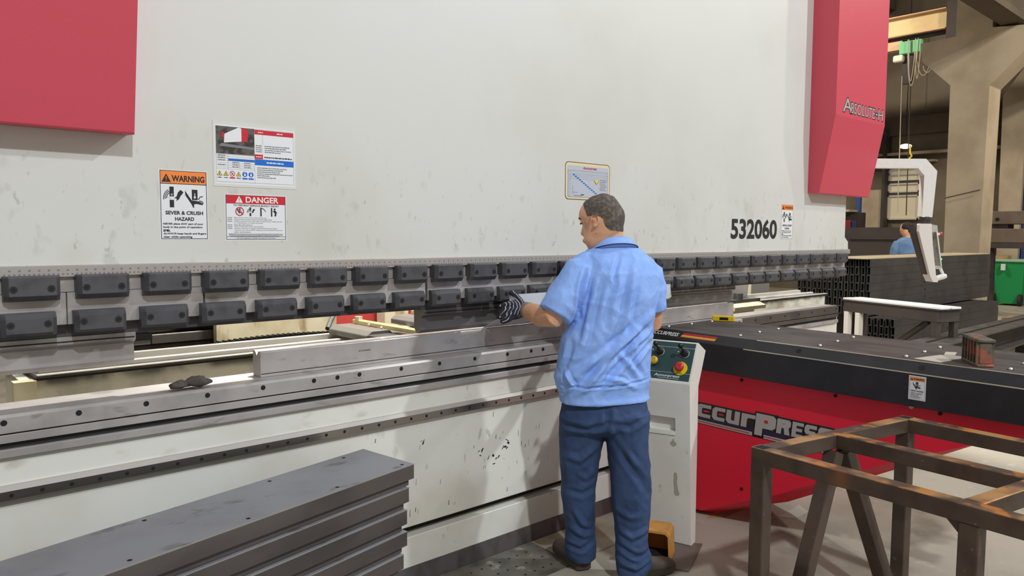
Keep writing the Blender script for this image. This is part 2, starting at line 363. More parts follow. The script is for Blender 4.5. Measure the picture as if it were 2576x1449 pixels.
# ================================================================== SETTING
fl = MB(); fl.box(-6, 30, -6, 18, -0.1, 0.0); struct('floor', fl, 'floor')
w = MB(); w.box(20.4, 20.7, -6, 18, 0, 9); struct('wall_far', w, 'far_wall')
w = MB(); w.box(-6, 20.4, 16, 16.3, 0, 9); struct('wall_rear', w, 'far_wall')
w = MB(); w.box(8.5, 20.4, -6, 16, 9.0, 9.2); struct('ceiling', w, 'ceil')

# ================================================================== PRESS BRAKE
PB_ = thing('press_brake', (3.0, 2.62, 0), 'long white and red press brake the worker stands at, with black tool clamps', 'press brake')
XL, XR = -0.9, 5.85
b = MB(); b.prism([(x, 0, z) for x, z in ((XL, 1.407), (5.911, 1.407), (5.906, 1.465), (5.848, 1.50), (5.848, 4.6), (XL, 4.6))], (0, 2.62, 0), (0, 2.75, 0))
b.bevel(0.004, 2)
ram = put('ram', b, 'ram_white', PB_)
b = MB(); b.box(5.688, 5.690, 2.6195, 2.63, 1.407, 1.50); put('seam', b, 'grey_ink', ram)
# cylinder covers: front leans back toward the bottom
def cover(x0, x1, z1):
    b = MB(); prof = [(0, 2.62, 1.815), (0, 2.535, 1.81), (0, 2.435, 2.351), (0, 2.435, z1), (0, 2.62, z1)]
    b.prism(prof, (x0, 0, 0), (x1, 0, 0)); b.bevel(0.006, 2); return b
put('cylinder_cover', cover(-0.12, 0.718, 4.4), 'red', PB_, label='red cylinder cover at the left end of the ram')
cr = put('cylinder_cover', cover(5.225, 6.05, 4.4), 'red', PB_, label='red cylinder cover at the right end carrying the lettering')
d = Decal((5.335, 2.435, 2.385), (1, 0, 0), (0, 0, 1))
for m, l, bo in (('black_ink', 1, 0.07), ('silver_film', 2, 0.0)):
    e = 0.008 if l == 1 else 0.0
    d.text('A', 0.0-e, 0.0-e, 0.14+2*e, 0.098+2*e, m, l, bo*0.6); d.text('BSOLUTE', 0.125-e, 0.0-e, 0.405+2*e, 0.075+2*e, m, l, bo*0.6)
    d.rect(0.545-e, 0.030-e, 0.575+e, 0.042+e, m, l); d.text('H', 0.590-e, 0.0-e, 0.085+2*e, 0.078+2*e, m, l, bo*0.6)
d.g.v and d.build('raised_lettering', cr, 'silver lettering outlined in black')
# graduated ruler
b = MB(); b.box(XL, 5.915, 2.604, 2.622, 1.372, 1.4065); b.bevel(0.0015, 1)
rul = put('ruler', b, 'ruler', PB_)
t = MB(); x = XL + 0.01; k = 0
while x < 5.9:
    t.box(x, x+0.005, 2.6036, 2.604, 1.379, 1.384)
    if k % 2 == 0: t.box(x, x+0.006, 2.6036, 2.604, 1.391, 1.396)
    x += 0.0125; k += 1
put('scale_marks', t, 'tick', rul, kind='stuff')
# lower beam of the ram: adapter bars, clamps
b = MB(); b.box(XL, 5.845, 2.618, 2.74, 1.326, 1.374); put('adapter_seat', b, 'ruler', PB_)
segs = [(XL, 0.532), (0.534, 0.944), (0.948, 1.87), (1.88, 2.83), (2.834, 3.79), (3.794, 4.75), (4.754, 5.845)]
for i, (a, e) in enumerate(segs):
    b = MB(); b.box(a, e, 2.61, 2.72, 1.226, 1.3245); b.bevel(0.002, 1); put('adapter_bar', b, 'steel', PB_)
b = MB(); b.box(XL, 5.845, 2.65, 2.715, 1.185, 1.2255); put('clamp_seat', b, 'clamp', PB_)
up = [(0.368, 0.512), (0.556, 0.704), (0.747, 0.896), (0.938, 1.093), (1.133, 1.286), (1.326, 1.481), (1.519, 1.669), (1.711, 1.861), (1.896, 2.053), (2.091, 2.244),
      (2.278, 2.435), (2.469, 2.63), (2.66, 2.82), (2.853, 3.013), (3.047, 3.207), (3.24, 3.40), (3.432, 3.592)]
up += [(3.634, 3.796), (3.83, 3.998), (4.03, 4.196), (4.232, 4.394), (4.432, 4.60), (4.634, 4.795), (4.836, 5.0), (5.034, 5.199), (5.237, 5.409), (5.442, 5.608), (5.65, 5.815)]
up = [(-0.20, -0.05), (-0.012, 0.138), (0.178, 0.322)] + up
def clamp_mesh(x0, x1, upper):
    b = MB(); w = x1-x0; e = 0.012
    if upper: prof = [(2.62, 1.379), (2.572, 1.379), (2.568, 1.374), (2.568, 1.321), (2.582, 1.305), (2.62, 1.303)]
    else: prof = [(2.62, 1.271), (2.584, 1.269), (2.570, 1.254), (2.570, 1.212), (2.578, 1.203), (2.62, 1.203)]
    rings = []
    for x, k in ((x0, 0.70), (x0+e, 1.0), (x1-e, 1.0), (x1, 0.70)):
        rings.append([(x, 2.62-(2.62-y)*k, z) for y, z in prof])
    b.loft(rings, 0, True, False); return b
def clamp(x0, x1, upper):
    cl = put('tool_clamp', clamp_mesh(x0, x1, upper), 'clamp', PB_, group='upper tool clamps' if upper else 'lower tool clamps')
    y, z = (2.568, 1.341) if upper else (2.570, 1.237)
    for q in (0.16, 0.82):
        xx = x0 + (x1-x0)*q
        h = MB(); h.disc((xx, y+0.004, z), (0, -1, 0), 0.0105, 0.0048, 14, 0); h.disc((xx, y-0.0009, z), (0, -1, 0), 0.0055, 0.0004, 6, 1)
        put('clamp_bolt', h, ['bolt', 'hole'], cl)
for x0, x1 in up:
    clamp(x0, x1, True)
    clamp(x0-0.010, x1-0.012, False)
b = MB(); b.box(5.70, 6.053, 2.751, 2.84, 2.04, 2.16); put('pendant_mount', b, 'ram_white', PB_)
# bed
b = MB(); b.box(XL, 5.80, 2.635, 2.80, 0.252, 0.9); b.bevel(0.003, 1); bed = put('bed', b, 'bed_white', PB_)
b = MB(); b.box(XL, 5.80, 2.70, 2.80, 0.205, 0.252); put('bed_slot', b, 'black_line', PB_)
b = MB(); b.box(XL, 5.80, 2.635, 2.80, 0.06, 0.208); b.bevel(0.003, 1); put('bed_plinth', b, 'bed_white', PB_)
b = MB(); b.prism([(0, 2.80, 0.076), (0, 2.63, 0.076), (0, 2.612, 0.0), (0, 2.80, 0.0)], (XL, 0, 0), (5.8, 0, 0)); put('base_strip', b, 'base_steel', PB_)
# die holder: upper body, groove, lower body, recess, ledge
b = MB(); b.prism([(0, 2.62, 0.9145), (0, 2.62, 0.962), (0, 2.627, 0.970), (0, 2.675, 0.972), (0, 2.80, 0.972), (0, 2.80, 0.9145)], (XL, 0, 0), (4.40, 0, 0))
b.bevel(0.0012, 1)
dh = put('die_holder', b, 'steel', PB_)
b = MB(); b.prism([(0, 2.62, 0.9145), (0, 2.62, 0.964), (0, 2.625, 0.968), (0, 2.675, 0.9685), (0, 2.80, 0.9685), (0, 2.80, 0.9145)], (4.401, 0, 0), (5.785, 0, 0)); b.bevel(.0012, 1); put('die_holder', b, 'steel_dark', PB_, label='end of the die holder with dim reflection put into its darker steel')
b = MB(); b.box(4.401, 5.785, 2.632, 2.80, .9687, .9725); put('holder_top', b, 'steel', PB_)
b = MB(); b.box(XL, 5.785, 2.628, 2.80, 0.910, 0.9145); put('holder_gap', b, 'black_line', dh)
b = MB(); b.box(XL, 4.40, 2.62, 2.80, 0.885, 0.910); b.bevel(0.0015, 1); put('holder_base', b, 'steel', PB_)
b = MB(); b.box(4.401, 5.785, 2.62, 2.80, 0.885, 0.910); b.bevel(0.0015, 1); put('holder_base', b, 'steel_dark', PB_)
b = MB(); b.box(XL, 5.785, 2.634, 2.80, 0.864, 0.885); put('clamp_channel', b, 'black_line', PB_)
b = MB(); b.box(XL, 5.785, 2.618, 2.80, 0.841, 0.866); b.bevel(0.002, 1); put('holder_ledge', b, 'steel', PB_)
hx = [0.361-0.198*k for k in (2, 1)] + [0.361, 0.557, 0.754, 0.953, 1.153, 1.355, 1.455, 1.553, 1.752, 1.95, 2.148, 2.346, 2.50, 2.58]
hx += [2.78+0.198*k for k in range(16)]
for x in hx:
    if x > 5.75: break
    h = MB(); h.disc((x, 2.6215, 0.947), (0, -1, 0), 0.0088, 0.0022, 16); put('set_screw', h, 'hole', dh)
# guide rail on the bed front
b = MB(); b.prism([(0, 2.636, 0.7425), (0, 2.611, 0.7425), (0, 2.611, 0.716), (0, 2.614, 0.712), (0, 2.636, 0.712)], (XL, 0, 0), (5.78, 0, 0))
gr = put('guide_rail', b, 'rail_steel', PB_)
b = MB(); b.prism([(0, 2.636, 0.757), (0, 2.624, 0.757), (0, 2.612, 0.743), (0, 2.636, 0.743)], (XL, 0, 0), (5.78, 0, 0)); put('rail_cap', b, 'ruler', gr)
x = 0.371 - 0.0791*8
while x < 2.9:
    h = MB(); h.disc((x, 2.6115, 0.7295), (0, -1, 0), 0.0062, 0.001, 14); put('rail_bolt_hole', h, 'hole', gr); x += 0.0791
h = MB()
while x < 5.75: h.disc((x, 2.6115, 0.7295), (0, -1, 0), 0.0062, 0.001, 12); x += 0.0791
put('rail_bolt_holes', h, 'hole', gr, kind='stuff')
# scuffs of bare metal on the bed, with their own shapes
b = MB(); r = random.Random(5)
for cx, cz in ((2.20, 0.50), (2.26, 0.475), (2.34, 0.495), (2.29, 0.45), (2.37, 0.52), (1.86, 0.62)):
    for k in range(3):
        ax_, az = cx+r.uniform(-.02, .02), cz+r.uniform(-.018, .018); L = r.uniform(.006, .015); a = r.uniform(-0.6, 1.2); wv = r.uniform(.0015, .0045)
        pts = []
        for q in range(8):
            t = q/8*2*PI; px, pz = L*math.cos(t)*(.5+.8*r.random()), wv*math.sin(t)*(.4+1.2*r.random())
            pts.append((ax_+px*math.cos(a)-pz*math.sin(a), 2.6347, az+px*math.sin(a)+pz*math.cos(a)))
        b.add(pts, [tuple(range(8))])
for k in range(34):
    cx, cz = r.uniform(1.6, 2.6), r.uniform(.28, .68); h_ = r.uniform(.008, .035); wv = r.uniform(.0008, .002)
    b.add([(cx-wv, 2.6347, cz), (cx+wv, 2.6347, cz+.002), (cx+wv*2.2, 2.6347, cz+h_), (cx+wv*.8, 2.6347, cz+h_)], [(0, 1, 2, 3)])
put('paint_scratches', b, 'black_ink', bed, kind='stuff')

# stickers fixed on the ram (plane y = 2.62)
AX, AZ = (1, 0, 0), (0, 0, 1)
def hand_sever(d, x, y, s, m, l, bg='white_film'):
    d.rect(x+.30*s, y+.50*s, x+.50*s, y+1.0*s, m, l); d.rect(x+.30*s, y, x+.50*s, y+.36*s, m, l)
    d.poly([(x+.40*s, y+.34*s), (x+.56*s, y+.52*s), (x+.24*s, y+.52*s)], bg, l+1)
    d.poly([(x+.39*s, y+.58*s), (x+.42*s, y+.58*s), (x+.42*s, y+.66*s), (x+.46*s, y+.66*s), (x+.40*s, y+.53*s), (x+.35*s, y+.66*s), (x+.39*s, y+.66*s)], bg, l+1)
    d.poly([(x+.52*s, y+.46*s), (x+.62*s, y+.52*s), (x+.70*s, y+.74*s), (x+.82*s, y+.86*s), (x+.96*s, y+.74*s), (x+.80*s, y+.54*s), (x+.74*s, y+.40*s), (x+.64*s, y+.34*s), (x+.60*s, y+.30*s), (x+.64*s, y+.42*s)], m, l)
    for k in range(4):
        a0 = 1.9+.06*k; r0 = (.26+.07*k)*s
        d.line([(x+.42*s+r0*math.cos(t), y+.45*s+r0*math.sin(t)*1.1) for t in (a0, a0+.35, a0+.7, a0+1.05, a0+1.3)], .035*s, m, l) if k % 1 == 0 and k < 3 else None
def hand_crush(d, x, y, s, m, l, bg='white_film'):
    d.rect(x+.36*s, y+.42*s, x+.66*s, y+.98*s, m, l)
    d.poly([(x+.49*s, y+.78*s), (x+.53*s, y+.78*s), (x+.53*s, y+.60*s), (x+.59*s, y+.60*s), (x+.51*s, y+.47*s), (x+.43*s, y+.60*s), (x+.49*s, y+.60*s)], bg, l+1)
    d.poly([(x, y+.92*s), (x+.34*s, y+.40*s), (x+.70*s, y+.36*s), (x+.84*s, y+.30*s), (x+.95*s, y+.22*s), (x+.92*s, y+.16*s), (x+.60*s, y+.22*s), (x+.46*s, y+.18*s), (x+.47*s, y+.02*s), (x+.42*s, y), (x+.34*s, y+.18*s), (x+.02*s, y+.66*s)], m, l)
    d.line([(x+.70*s, y+.44*s), (x+.80*s, y+.60*s), (x+.95*s, y+.62*s)], .045*s, m, l); d.line([(x+.74*s, y+.38*s), (x+.88*s, y+.36*s), (x+.97*s, y+.25*s)], .045*s, m, l)
def alert(d, x, y, s, m, mk, l):
    d.poly([(x, y), (x+s, y), (x+s*.5, y+s*.9)], m, l); d.rect(x+.46*s, y+.28*s, x+.54*s, y+.62*s, mk, l+1); d.rect(x+.46*s, y+.12*s, x+.54*s, y+.20*s, mk, l+1)
# tall orange WARNING sticker
d = Decal((0.812, 2.62, 1.484), AX, AZ)
d.sheet(0, 0, .157, .232, 'white_film', 1); d.frame(.003, .003, .154, .229, .002, 'black_ink', 2); d.rect(.005, .187, .152, .227, 'orange_film', 2); d.rect(.003, .185, .154, .187, 'black_ink', 3)
alert(d, .008, .191, .030, 'black_ink', 'orange_film', 3); d.text('WARNING', .040, .193, .107, .021, 'black_ink', 3, .035); d.split()
hand_sever(d, .012, .108, .068, 'black_ink', 3); hand_crush(d, .082, .108, .062, 'black_ink', 3)
d.text('SEVER & CRUSH', .018, .084, .122, .0125, 'black_ink', 3, .03); d.text('HAZARD', .048, .064, .062, .0120, 'black_ink', 3, .03)
for i, (s_, w_) in enumerate((('NEVER place ANY part of your', .130), ('body in the point of operation', .127), ('area.', .022), ('ALWAYS keep hands and fingers', .139), ('clear while operating.', .094))):
    d.text(s_, .010, .049-i*.0108, w_, .0078, 'black_ink', 3, .03)
d.build('warning_sticker', PB_, 'orange and white sticker headed WARNING, sever and crush hazard')
# red DANGER sticker
d = Decal((1.027, 2.62, 1.482), AX, AZ)
d.sheet(0, 0, .226, .162, 'white_film', 1); d.frame(.003, .003, .223, .159, .0018, 'black_ink', 2); d.rect(.005, .129, .221, .158, 'red_film', 3)
alert(d, .037, .132, .027, 'white_ink', 'red_film', 4); d.text('DANGER', .074, .133, .122, .021, 'white_ink', 4, .025); d.split()
d.text('TO PREVENT SERIOUS BODILY INJURY', .030, .1185, .168, .0075, 'black_ink', 3, .012)
d.ring(.052, .102, .0125, .0155, 'red_film', 4); d.line([(.041, .113), (.063, .091)], .0028, 'red_film', 4); hand_crush(d, .042, .093, .020, 'black_ink', 3)
hand_sever(d, .078, .086, .031, 'black_ink', 3); d.rect(.127, .086, .132, .117, 'black_ink', 3); d.line([(.132, .115), (.140, .112), (.147, .103)], .0022, 'black_ink', 3)
d.rect(.167, .086, .172, .117, 'black_ink', 3); d.circle(.181, .112, .0035, 'black_ink', 3); d.line([(.178, .106), (.185, .098), (.183, .087)], .006, 'black_ink', 3); d.line([(.174, .104), (.183, .107), (.190, .098)], .0025, 'black_ink', 3)
for i, (n_, s_, w_) in enumerate((('NEVER', 'Place any part of your body within the die area.', .118), ('NEVER', 'Operate this press brake without adequate safeguarding.', .138), ('NEVER', 'Position any part of your body where it may be struck, caught, pinched,', .176), ('', 'or crushed by part or machine movement.', .105), ('NEVER', 'Enter dies with motors on.', .066), ('NEVER', 'Service unless press brake is de-energized.', .106), ('NEVER', 'Operate, install dies, or maintain this press brake without proper', .158), ('', 'instruction and without FIRST reading and understanding the operator\'s', .178), ('', 'and/or machine manual.', .058))):
    y_ = .0775-i*.0062
    if n_: d.text(n_, .008, y_, .017, .0034, 'black_ink', 3)
    d.text(s_, .032, y_, w_, .0042, 'black_ink', 3)
for i in range(3): d.marks(.012+.006*(i == 2), .0215-i*.0042, .200-.02*(i == 2), .0026, 'grey_ink', 3, 20+i)
d.rect(.003, .0125, .223, .0137, 'black_ink', 3); d.text('DO NOT REMOVE, COVER, OR DEFACE THIS SIGN', .040, .0058, .142, .0040, 'black_ink', 3)
d.build('danger_sticker', PB_, 'red and white sticker headed DANGER with small print')
# bending chart board, rounded corners
d = Decal((2.722, 2.62, 1.684), AX, AZ, 0.0005)
def rr(x0, y0, x1, y1, r, n=6):
    P = []
    for cx, cy, a in ((x1-r, y0+r, -PI/2), (x1-r, y1-r, 0), (x0+r, y1-r, PI/2), (x0+r, y0+r, PI)):
        P += [(cx+r*math.cos(a+PI/2*k/n), cy+r*math.sin(a+PI/2*k/n)) for k in range(n+1)]
    return P
d.poly(rr(0, 0, .338, .188, .022), 'brown_film', 1); d.poly(rr(.004, .004, .334, .184, .020), 'cream_film', 2); d.poly(rr(.016, .012, .326, .170, .006), 'grey_film', 3)
d.rect(.018, .128, .322, .146, 'grey_film', 4)
for k in range(5): d.rect(.026, .104+.0085*k, .318, .1045+.0085*k, 'grey_ink', 4)
for k in range(14): d.rect(.022, .016+.008*k, .034, .0165+.008*k, 'grey_ink', 4)
d.frame(.020, .014, .320, .146, .0010, 'grey_ink', 4); d.rect(.036, .014, .0366, .146, 'grey_ink', 4)
for k in range(14): d.rect(.055+.0150*k, .122-.0080*k, .068+.0150*k, .128-.0080*k, 'blue_film', 5)
d.poly([(.218, .098), (.232, .084), (.246, .098), (.232, .110)], 'yellow_film', 5); d.line([(.214, .102), (.232, .083), (.248, .100)], .002, 'brown_film', 6)
for k in range(7): d.marks(.258, .104-.0085*k, .050-.01*(k % 3 == 2), .0028, 'grey_ink', 5, k)
d.line([(.055, .072), (.055, .028)], .0012, 'grey_ink', 5); d.line([(.055, .038), (.090, .038)], .0012, 'grey_ink', 5); d.marks(.062, .020, .06, .003, 'grey_ink', 5, 31); d.marks(.115, .024, .024, .005, 'black_ink', 5, 32)
d.text('Accurpress', .128, .152, .105, .016, 'red_film', 5, .02, .2)
d.build('bending_chart', PB_, 'grey chart board with rounded corners and a diagonal of blue marks')
# serial number and small warning sticker
d = Decal((4.232, 2.62, 1.486), AX, AZ); d.text('532060', 0, 0, .575, .132, 'black_ink', 1, .034)
o_ = put('serial_number', d.t, [M['black_ink']], PB_, label='large black digits 532060')
d = Decal((4.862, 2.62, 1.486), AX, AZ)
d.sheet(0, 0, .162, .238, 'white_film', 1); d.frame(.001, .001, .161, .237, .0022, 'grey_ink', 2); d.rect(.003, .200, .159, .236, 'orange_film', 3)
alert(d, .008, .204, .030, 'black_ink', 'orange_film', 4); d.text('WARNING', .042, .207, .112, .019, 'black_ink', 4, .03); d.split()
hand_sever(d, .012, .118, .068, 'black_ink', 3); hand_crush(d, .084, .118, .064, 'black_ink', 3)
d.text('SEVER & CRUSH', .020, .088, .124, .0125, 'black_ink', 3, .03); d.text('HAZARD', .050, .068, .062, .0120, 'black_ink', 3, .03)
for i, (s_, w_) in enumerate((('NEVER place ANY part of your', .130), ('body in the point of operation', .127), ('area.', .022), ('ALWAYS keep hands and fingers', .139), ('clear while operating.', .094))):
    d.text(s_, .010, .052-i*.0108, w_, .0078, 'black_ink', 3, .03)
d.build('warning_sticker', PB_, 'small orange and white warning sticker right of the serial digits')

# laminated notice: taped on, could be lifted off
NT = thing('laminated_notice', (1.142, 2.618, 1.78), 'laminated notice sheet with a machine picture taped above the red DANGER sticker', 'notice')
d = Decal((0.990, 2.6195, 1.669), AX, AZ)
d.sheet(0, 0, .304, .224, 'clear_film', 2)
put('laminate', d.g, [M['clear_film']], NT)
d2 = Decal((0.990, 2.6189, 1.669), AX, AZ); d = d2
d.sheet(.006, .008, .298, .211, 'white_film', 1)
d.rect(.010, .112, .146, .206, 'photo_dark', 2)
d.poly([(.038, .150), (.100, .158), (.112, .200), (.090, .206), (.040, .180)], 'white_film', 3); d.rect(.100, .158, .122, .204, 'red_film', 4); d.rect(.030, .168, .038, .186, 'red_film', 4); d.poly([(.03, .148), (.146, .140), (.146, .132), (.02, .138)], 'grey_ink', 3)
d.rect(.147, .188, .294, .204, 'red_film', 2); d.marks(.160, .194, .018, .004, 'white_film', 3, 1); d.marks(.230, .194, .022, .004, 'white_film', 3, 2)
d.rect(.147, .102, .177, .118, 'red_film', 2); d.marks(.152, .108, .02, .004, 'white_film', 3, 4); d.marks(.182, .107, .105, .005, 'black_ink', 2, 3)
d.rect(.147, .080, .294, .101, 'blue_film', 2); d.marks(.190, .088, .065, .005, 'white_film', 3, 5); d.rect(.052, .089, .146, .097, 'blue_film', 2)
for k in range(4): d.marks(.151, .143-.007*k+.004, .022, .004, 'grey_ink', 2, 40+k); d.marks(.184, .143-.007*k+.004, (.094, .082, .100, .060)[k], .004, 'grey_ink', 2, 50+k)
for k in range(6): d.marks(.155, .069-.0068*k, (.112, .098, .086, .134, .045, .07)[k], .0038, 'grey_ink', 2, 60+k)
for k, y_ in enumerate((.105, .097, .089, .0725)): d.marks(.016, y_, .026, .004, 'grey_ink', 2, 70+k)
for y_ in (.110, .103, .096, .0885, .081, .0735, .066, .060): d.rect(.010, y_, .146, y_+.0006, 'grey_ink', 2)
for k in range(6): d.marks(.066+.042*(k % 2), .0825-.0075*(k//2), .024, .0035, 'grey_ink', 2, 80+k)
d.rect(.050, .060, .0506, .110, 'grey_ink', 2); d.rect(.0915, .060, .092, .082, 'grey_ink', 2); d.rect(.146, .014, .1466, .206, 'grey_ink', 2); d.frame(.010, .016, .294, .206, .0006, 'grey_ink', 3); d.rect(.176, .118, .1766, .188, 'grey_ink', 2)
for k in range(6):
    cx = .021 + .0222*k
    if k in (0, 1, 3):
        d.poly([(cx-.0095, .037), (cx+.0095, .037), (cx, .054)], 'black_ink', 2); d.poly([(cx-.0072, .0385), (cx+.0072, .0385), (cx, .0512)], 'yellow_film', 3); d.rect(cx-.001, .040, cx+.001, .047, 'black_ink', 4); d.marks(cx-.007, .029, .014, .0035, 'black_ink', 2, 90+k)
    elif k == 2:
        d.ring(cx, .045, .0075, .0095, 'red_film', 3); d.line([(cx-.006, .051), (cx+.006, .039)], .0018, 'red_film', 3); d.rect(cx-.003, .041, cx+.003, .048, 'grey_ink', 2); d.rect(cx-.0095, .028, cx+.0095, .033, 'red_film', 2)
    else:
        d.circle(cx, .045, .0092, 'blue_film', 2); d.rect(cx-.0028, .039, cx+.0028, .050, 'white_film', 3); d.circle(cx, .050, .0028, 'white_film', 3); d.rect(cx-.0095, .027, cx+.0095, .0325, 'blue_film', 2)
d.build('printed_sheet', NT)

# ---- punches and dies: lifted in and out, so things of their own
def punch(x0, x1, label, m='steel'):
    t = thing('bending_punch', (x0, 2.66, 1.077), label, 'punch', 'punches in the ram')
    b = MB(); b.prism([(0, 2.645, 1.1845), (0, 2.645, 1.160), (0, 2.668, 1.148), (0, 2.668, 1.092), (0, 2.685, 1.0775), (0, 2.700, 1.0775), (0, 2.718, 1.10), (0, 2.718, 1.1845)], (x0, 0, 0), (x1, 0, 0))
    b.bevel(0.0012, 1); put('punch_body', b, m, t)
    b = MB(); b.box(x0+.004, x1-.004, 2.6425, 2.645, 1.1675, 1.171); put('tang_line', b, 'black_line', t)
punch(-0.85, 0.735, 'long steel punch under the clamps at the left end of the press brake')
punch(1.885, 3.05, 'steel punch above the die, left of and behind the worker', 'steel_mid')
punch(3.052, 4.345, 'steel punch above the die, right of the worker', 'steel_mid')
def die(x0, x1, label):
    b = MB(); b.prism([(0, 2.682, 0.9725), (0, 2.682, 1.066), (0, 2.686, 1.069), (0, 2.700, 1.069), (0, 2.715, 1.052), (0, 2.730, 1.069), (0, 2.748, 1.069), (0, 2.748, 0.9725)], (x0, 0, 0), (x1, 0, 0))
    b.bevel(0.0012, 1)
    t = thing('bending_die', (x0, 2.715, 0.972), label, 'die', 'dies on the die holder'); put('die_block', b, 'steel', t)
    b = MB(); b.box(x0+.002, x1-.002, 2.6812, 2.683, 0.9835, 0.9862); put('base_line', b, 'black_line', t); return t
d1 = die(1.172, 2.785, 'steel die block with a stamped mark, left of the worker')
d = Decal((1.585, 2.682, 1.028), AX, AZ); d.text('ACCURPRESS', 0, 0, .058, .0055, 'black_ink', 1, .02, .2); put('stamped_mark', d.t, [M['black_ink']], d1)
die(2.787, 4.39, 'steel die block right of the worker behind the black table')

# ---- rag on the die holder
t = MB(); rr_ = random.Random(3)
def lump(cen, rad, ang, n=18, m=10, amp=.45, seed=0.0):
    mt = Matrix.Rotation(ang, 4, 'Z'); b = MB(); b.ell(cen, rad, n, m, 0, mt)
    b.v = [tuple(Vector(p) + (Vector(p)-Vector(cen))*amp*noise.noise(Vector(p)*60+Vector((seed, 0, 0)))) for p in b.v]; return b
a = lump((0.868, 2.642, 0.991), (.034, .018, .014), .1, seed=1); a2 = lump((0.925, 2.640, 0.997), (.040, .022, .019), -.35, seed=4); a3 = lump((0.905, 2.663, 0.990), (.03, .014, .013), .5, seed=8)
rag = MB()
for q in (a, a2, a3): rag.add(q.v, q.f, 0, True)
tag(put('cloth_rag', rag, 'cloth', org=(0.9, 2.65, 0.972)), 'small dark crumpled rag lying on the steel die holder at left', 'rag')

# ================================================================== BEHIND THE TOOLING
BG = thing('back_gauge', (3.0, 3.6, 0), 'back gauge beam with bright guide rails seen through the gap under the ram', 'back gauge')
b = MB(); b.box(0.53, 7.2, 3.40, 3.75, 0.55, 0.930); put('gauge_beam', b, 'beam_paint', BG)
b = MB(); b.box(0.50, 0.575, 3.36, 3.42, 0.55, 0.935); put('beam_end_plate', b, 'cream_dirty', BG)
b = MB(); b.box(0.575, 7.2, 3.385, 3.80, 0.930, 0.940); put('top_seal', b, 'black_line', BG)
b = MB(); b.box(0.575, 7.2, 3.375, 3.82, 0.940, 0.949); b.bevel(.002, 1); put('top_plate', b, 'dark_beam', BG)
b = MB(); b.box(0.58, 7.2, 3.374, 3.405, 0.9492, 0.953); put('front_strip', b, 'bright_steel', BG)
b = MB(); b.prism([(0, 3.47, 0.949), (0, 3.47, 0.962), (0, 3.475, 0.964), (0, 3.50, 0.964), (0, 3.50, 0.949)], (0.6, 0, 0), (7.1, 0, 0)); put('guide_rail', b, 'bright_steel', BG)
b = MB(); b.box(0.6, 7.1, 3.60, 3.64, 0.949, 0.975); put('guide_rail', b, 'bright_steel', BG)
b = MB(); b.box(0.55, 7.2, 3.45, 3.72, 0.0, 0.55); put('beam_foot', b, 'beam_paint', BG)
def finger(X, y0, label):
    t = thing('gauge_finger', (X, y0+.3, 0.975), label, 'gauge finger', 'back gauge fingers')
    b = MB(); b.prism([(X-.15+dx, 0, 0.976+dz) for dx, dz in ((0, 0), (0, .028), (.03, .048), (.13, .048), (.15, .03), (.15, 0))], (0, y0+.24, 0), (0, y0+.62, 0)); b.bevel(.004, 2); put('carriage', b, 'gauge_grey', t)
    b = MB(); b.box(X-.15, X+.10, y0+.12, y0+.24, 0.964, 1.010); b.bevel(.004, 2); put('carriage_nose', b, 'clamp', t)
    b = MB(); b.box(X-.022, X+.022, y0, y0+.60, 1.0255, 1.046); b.bevel(.002, 1); put('stop_bar', b, 'brass', t)
    b = MB(); b.disc((X-.01, y0+.555, 1.046), (0, 0, 1), .020, .020, 18); b.bevel(.003, 2, .8); put('locking_cap', b, 'silver', t)
    b = MB(); b.disc((X-.024, y0+.42, 1.034), (-1, 0, 0), .007, .012, 10); b.disc((X-.024, y0+.30, 1.030), (-1, 0, 0), .007, .012, 10); put('bar_screw', b, 'silver', t)
finger(2.10, 2.975, 'grey back gauge finger with a pale yellow bar, left of the punch')
finger(2.62, 3.18, 'second back gauge finger, half hidden behind the punch')
ch = MB()
for k in range(44):
    f = k/43; x = 1.40 + .62*f; y = 3.735; z = 0.966+.010*math.sin(f*3); ch.box(x, x+.0115, y-.02, y+.02, 0.952, z+.004*(k % 2))
put('cable_chain', ch, 'black_plastic', BG)
b = MB(); b.tube([(2.02, 3.74, .985), (2.06, 3.78, 1.02), (2.12, 3.84, 1.06), (2.18, 3.86, 1.12), (2.20, 3.86, 1.2)], .014, 10); put('flexible_hose', b, 'clamp', BG)
def rearthing(name, boxes, m, label, cat, bev=.003):
    b = MB()
    for q in boxes: b.box(*q)
    b.bevel(bev, 1); x0, x1, y0, y1, z0, z1 = boxes[0]
    return tag(put(name, b, m, org=((x0+x1)/2, (y0+y1)/2, min(q[4] for q in boxes))), label, cat)
rearthing('painted_sheet', [(1.47, 2.165, 3.90, 3.94, 0, 1.62)], 'cream_dirty', 'stained cream panel standing behind the back gauge, seen under the ram', 'sheet')
rearthing('rear_cabinet', [(2.30, 3.35, 4.30, 4.8, 0, 1.7)], 'red_far', 'red machine cabinet behind the back gauge, seen under the ram', 'cabinet')
rearthing('rear_post', [(2.62, 2.80, 4.10, 4.2, 0, 1.7)], 'cream_dirty', 'rust streaked cream post in front of the red cabinet under the ram', 'post')
rearthing('frame_post', [(1.00, 1.055, 3.84, 3.92, 0, 1.6)], 'gauge_grey', 'grey upright of the rear frame seen left under the ram', 'post')
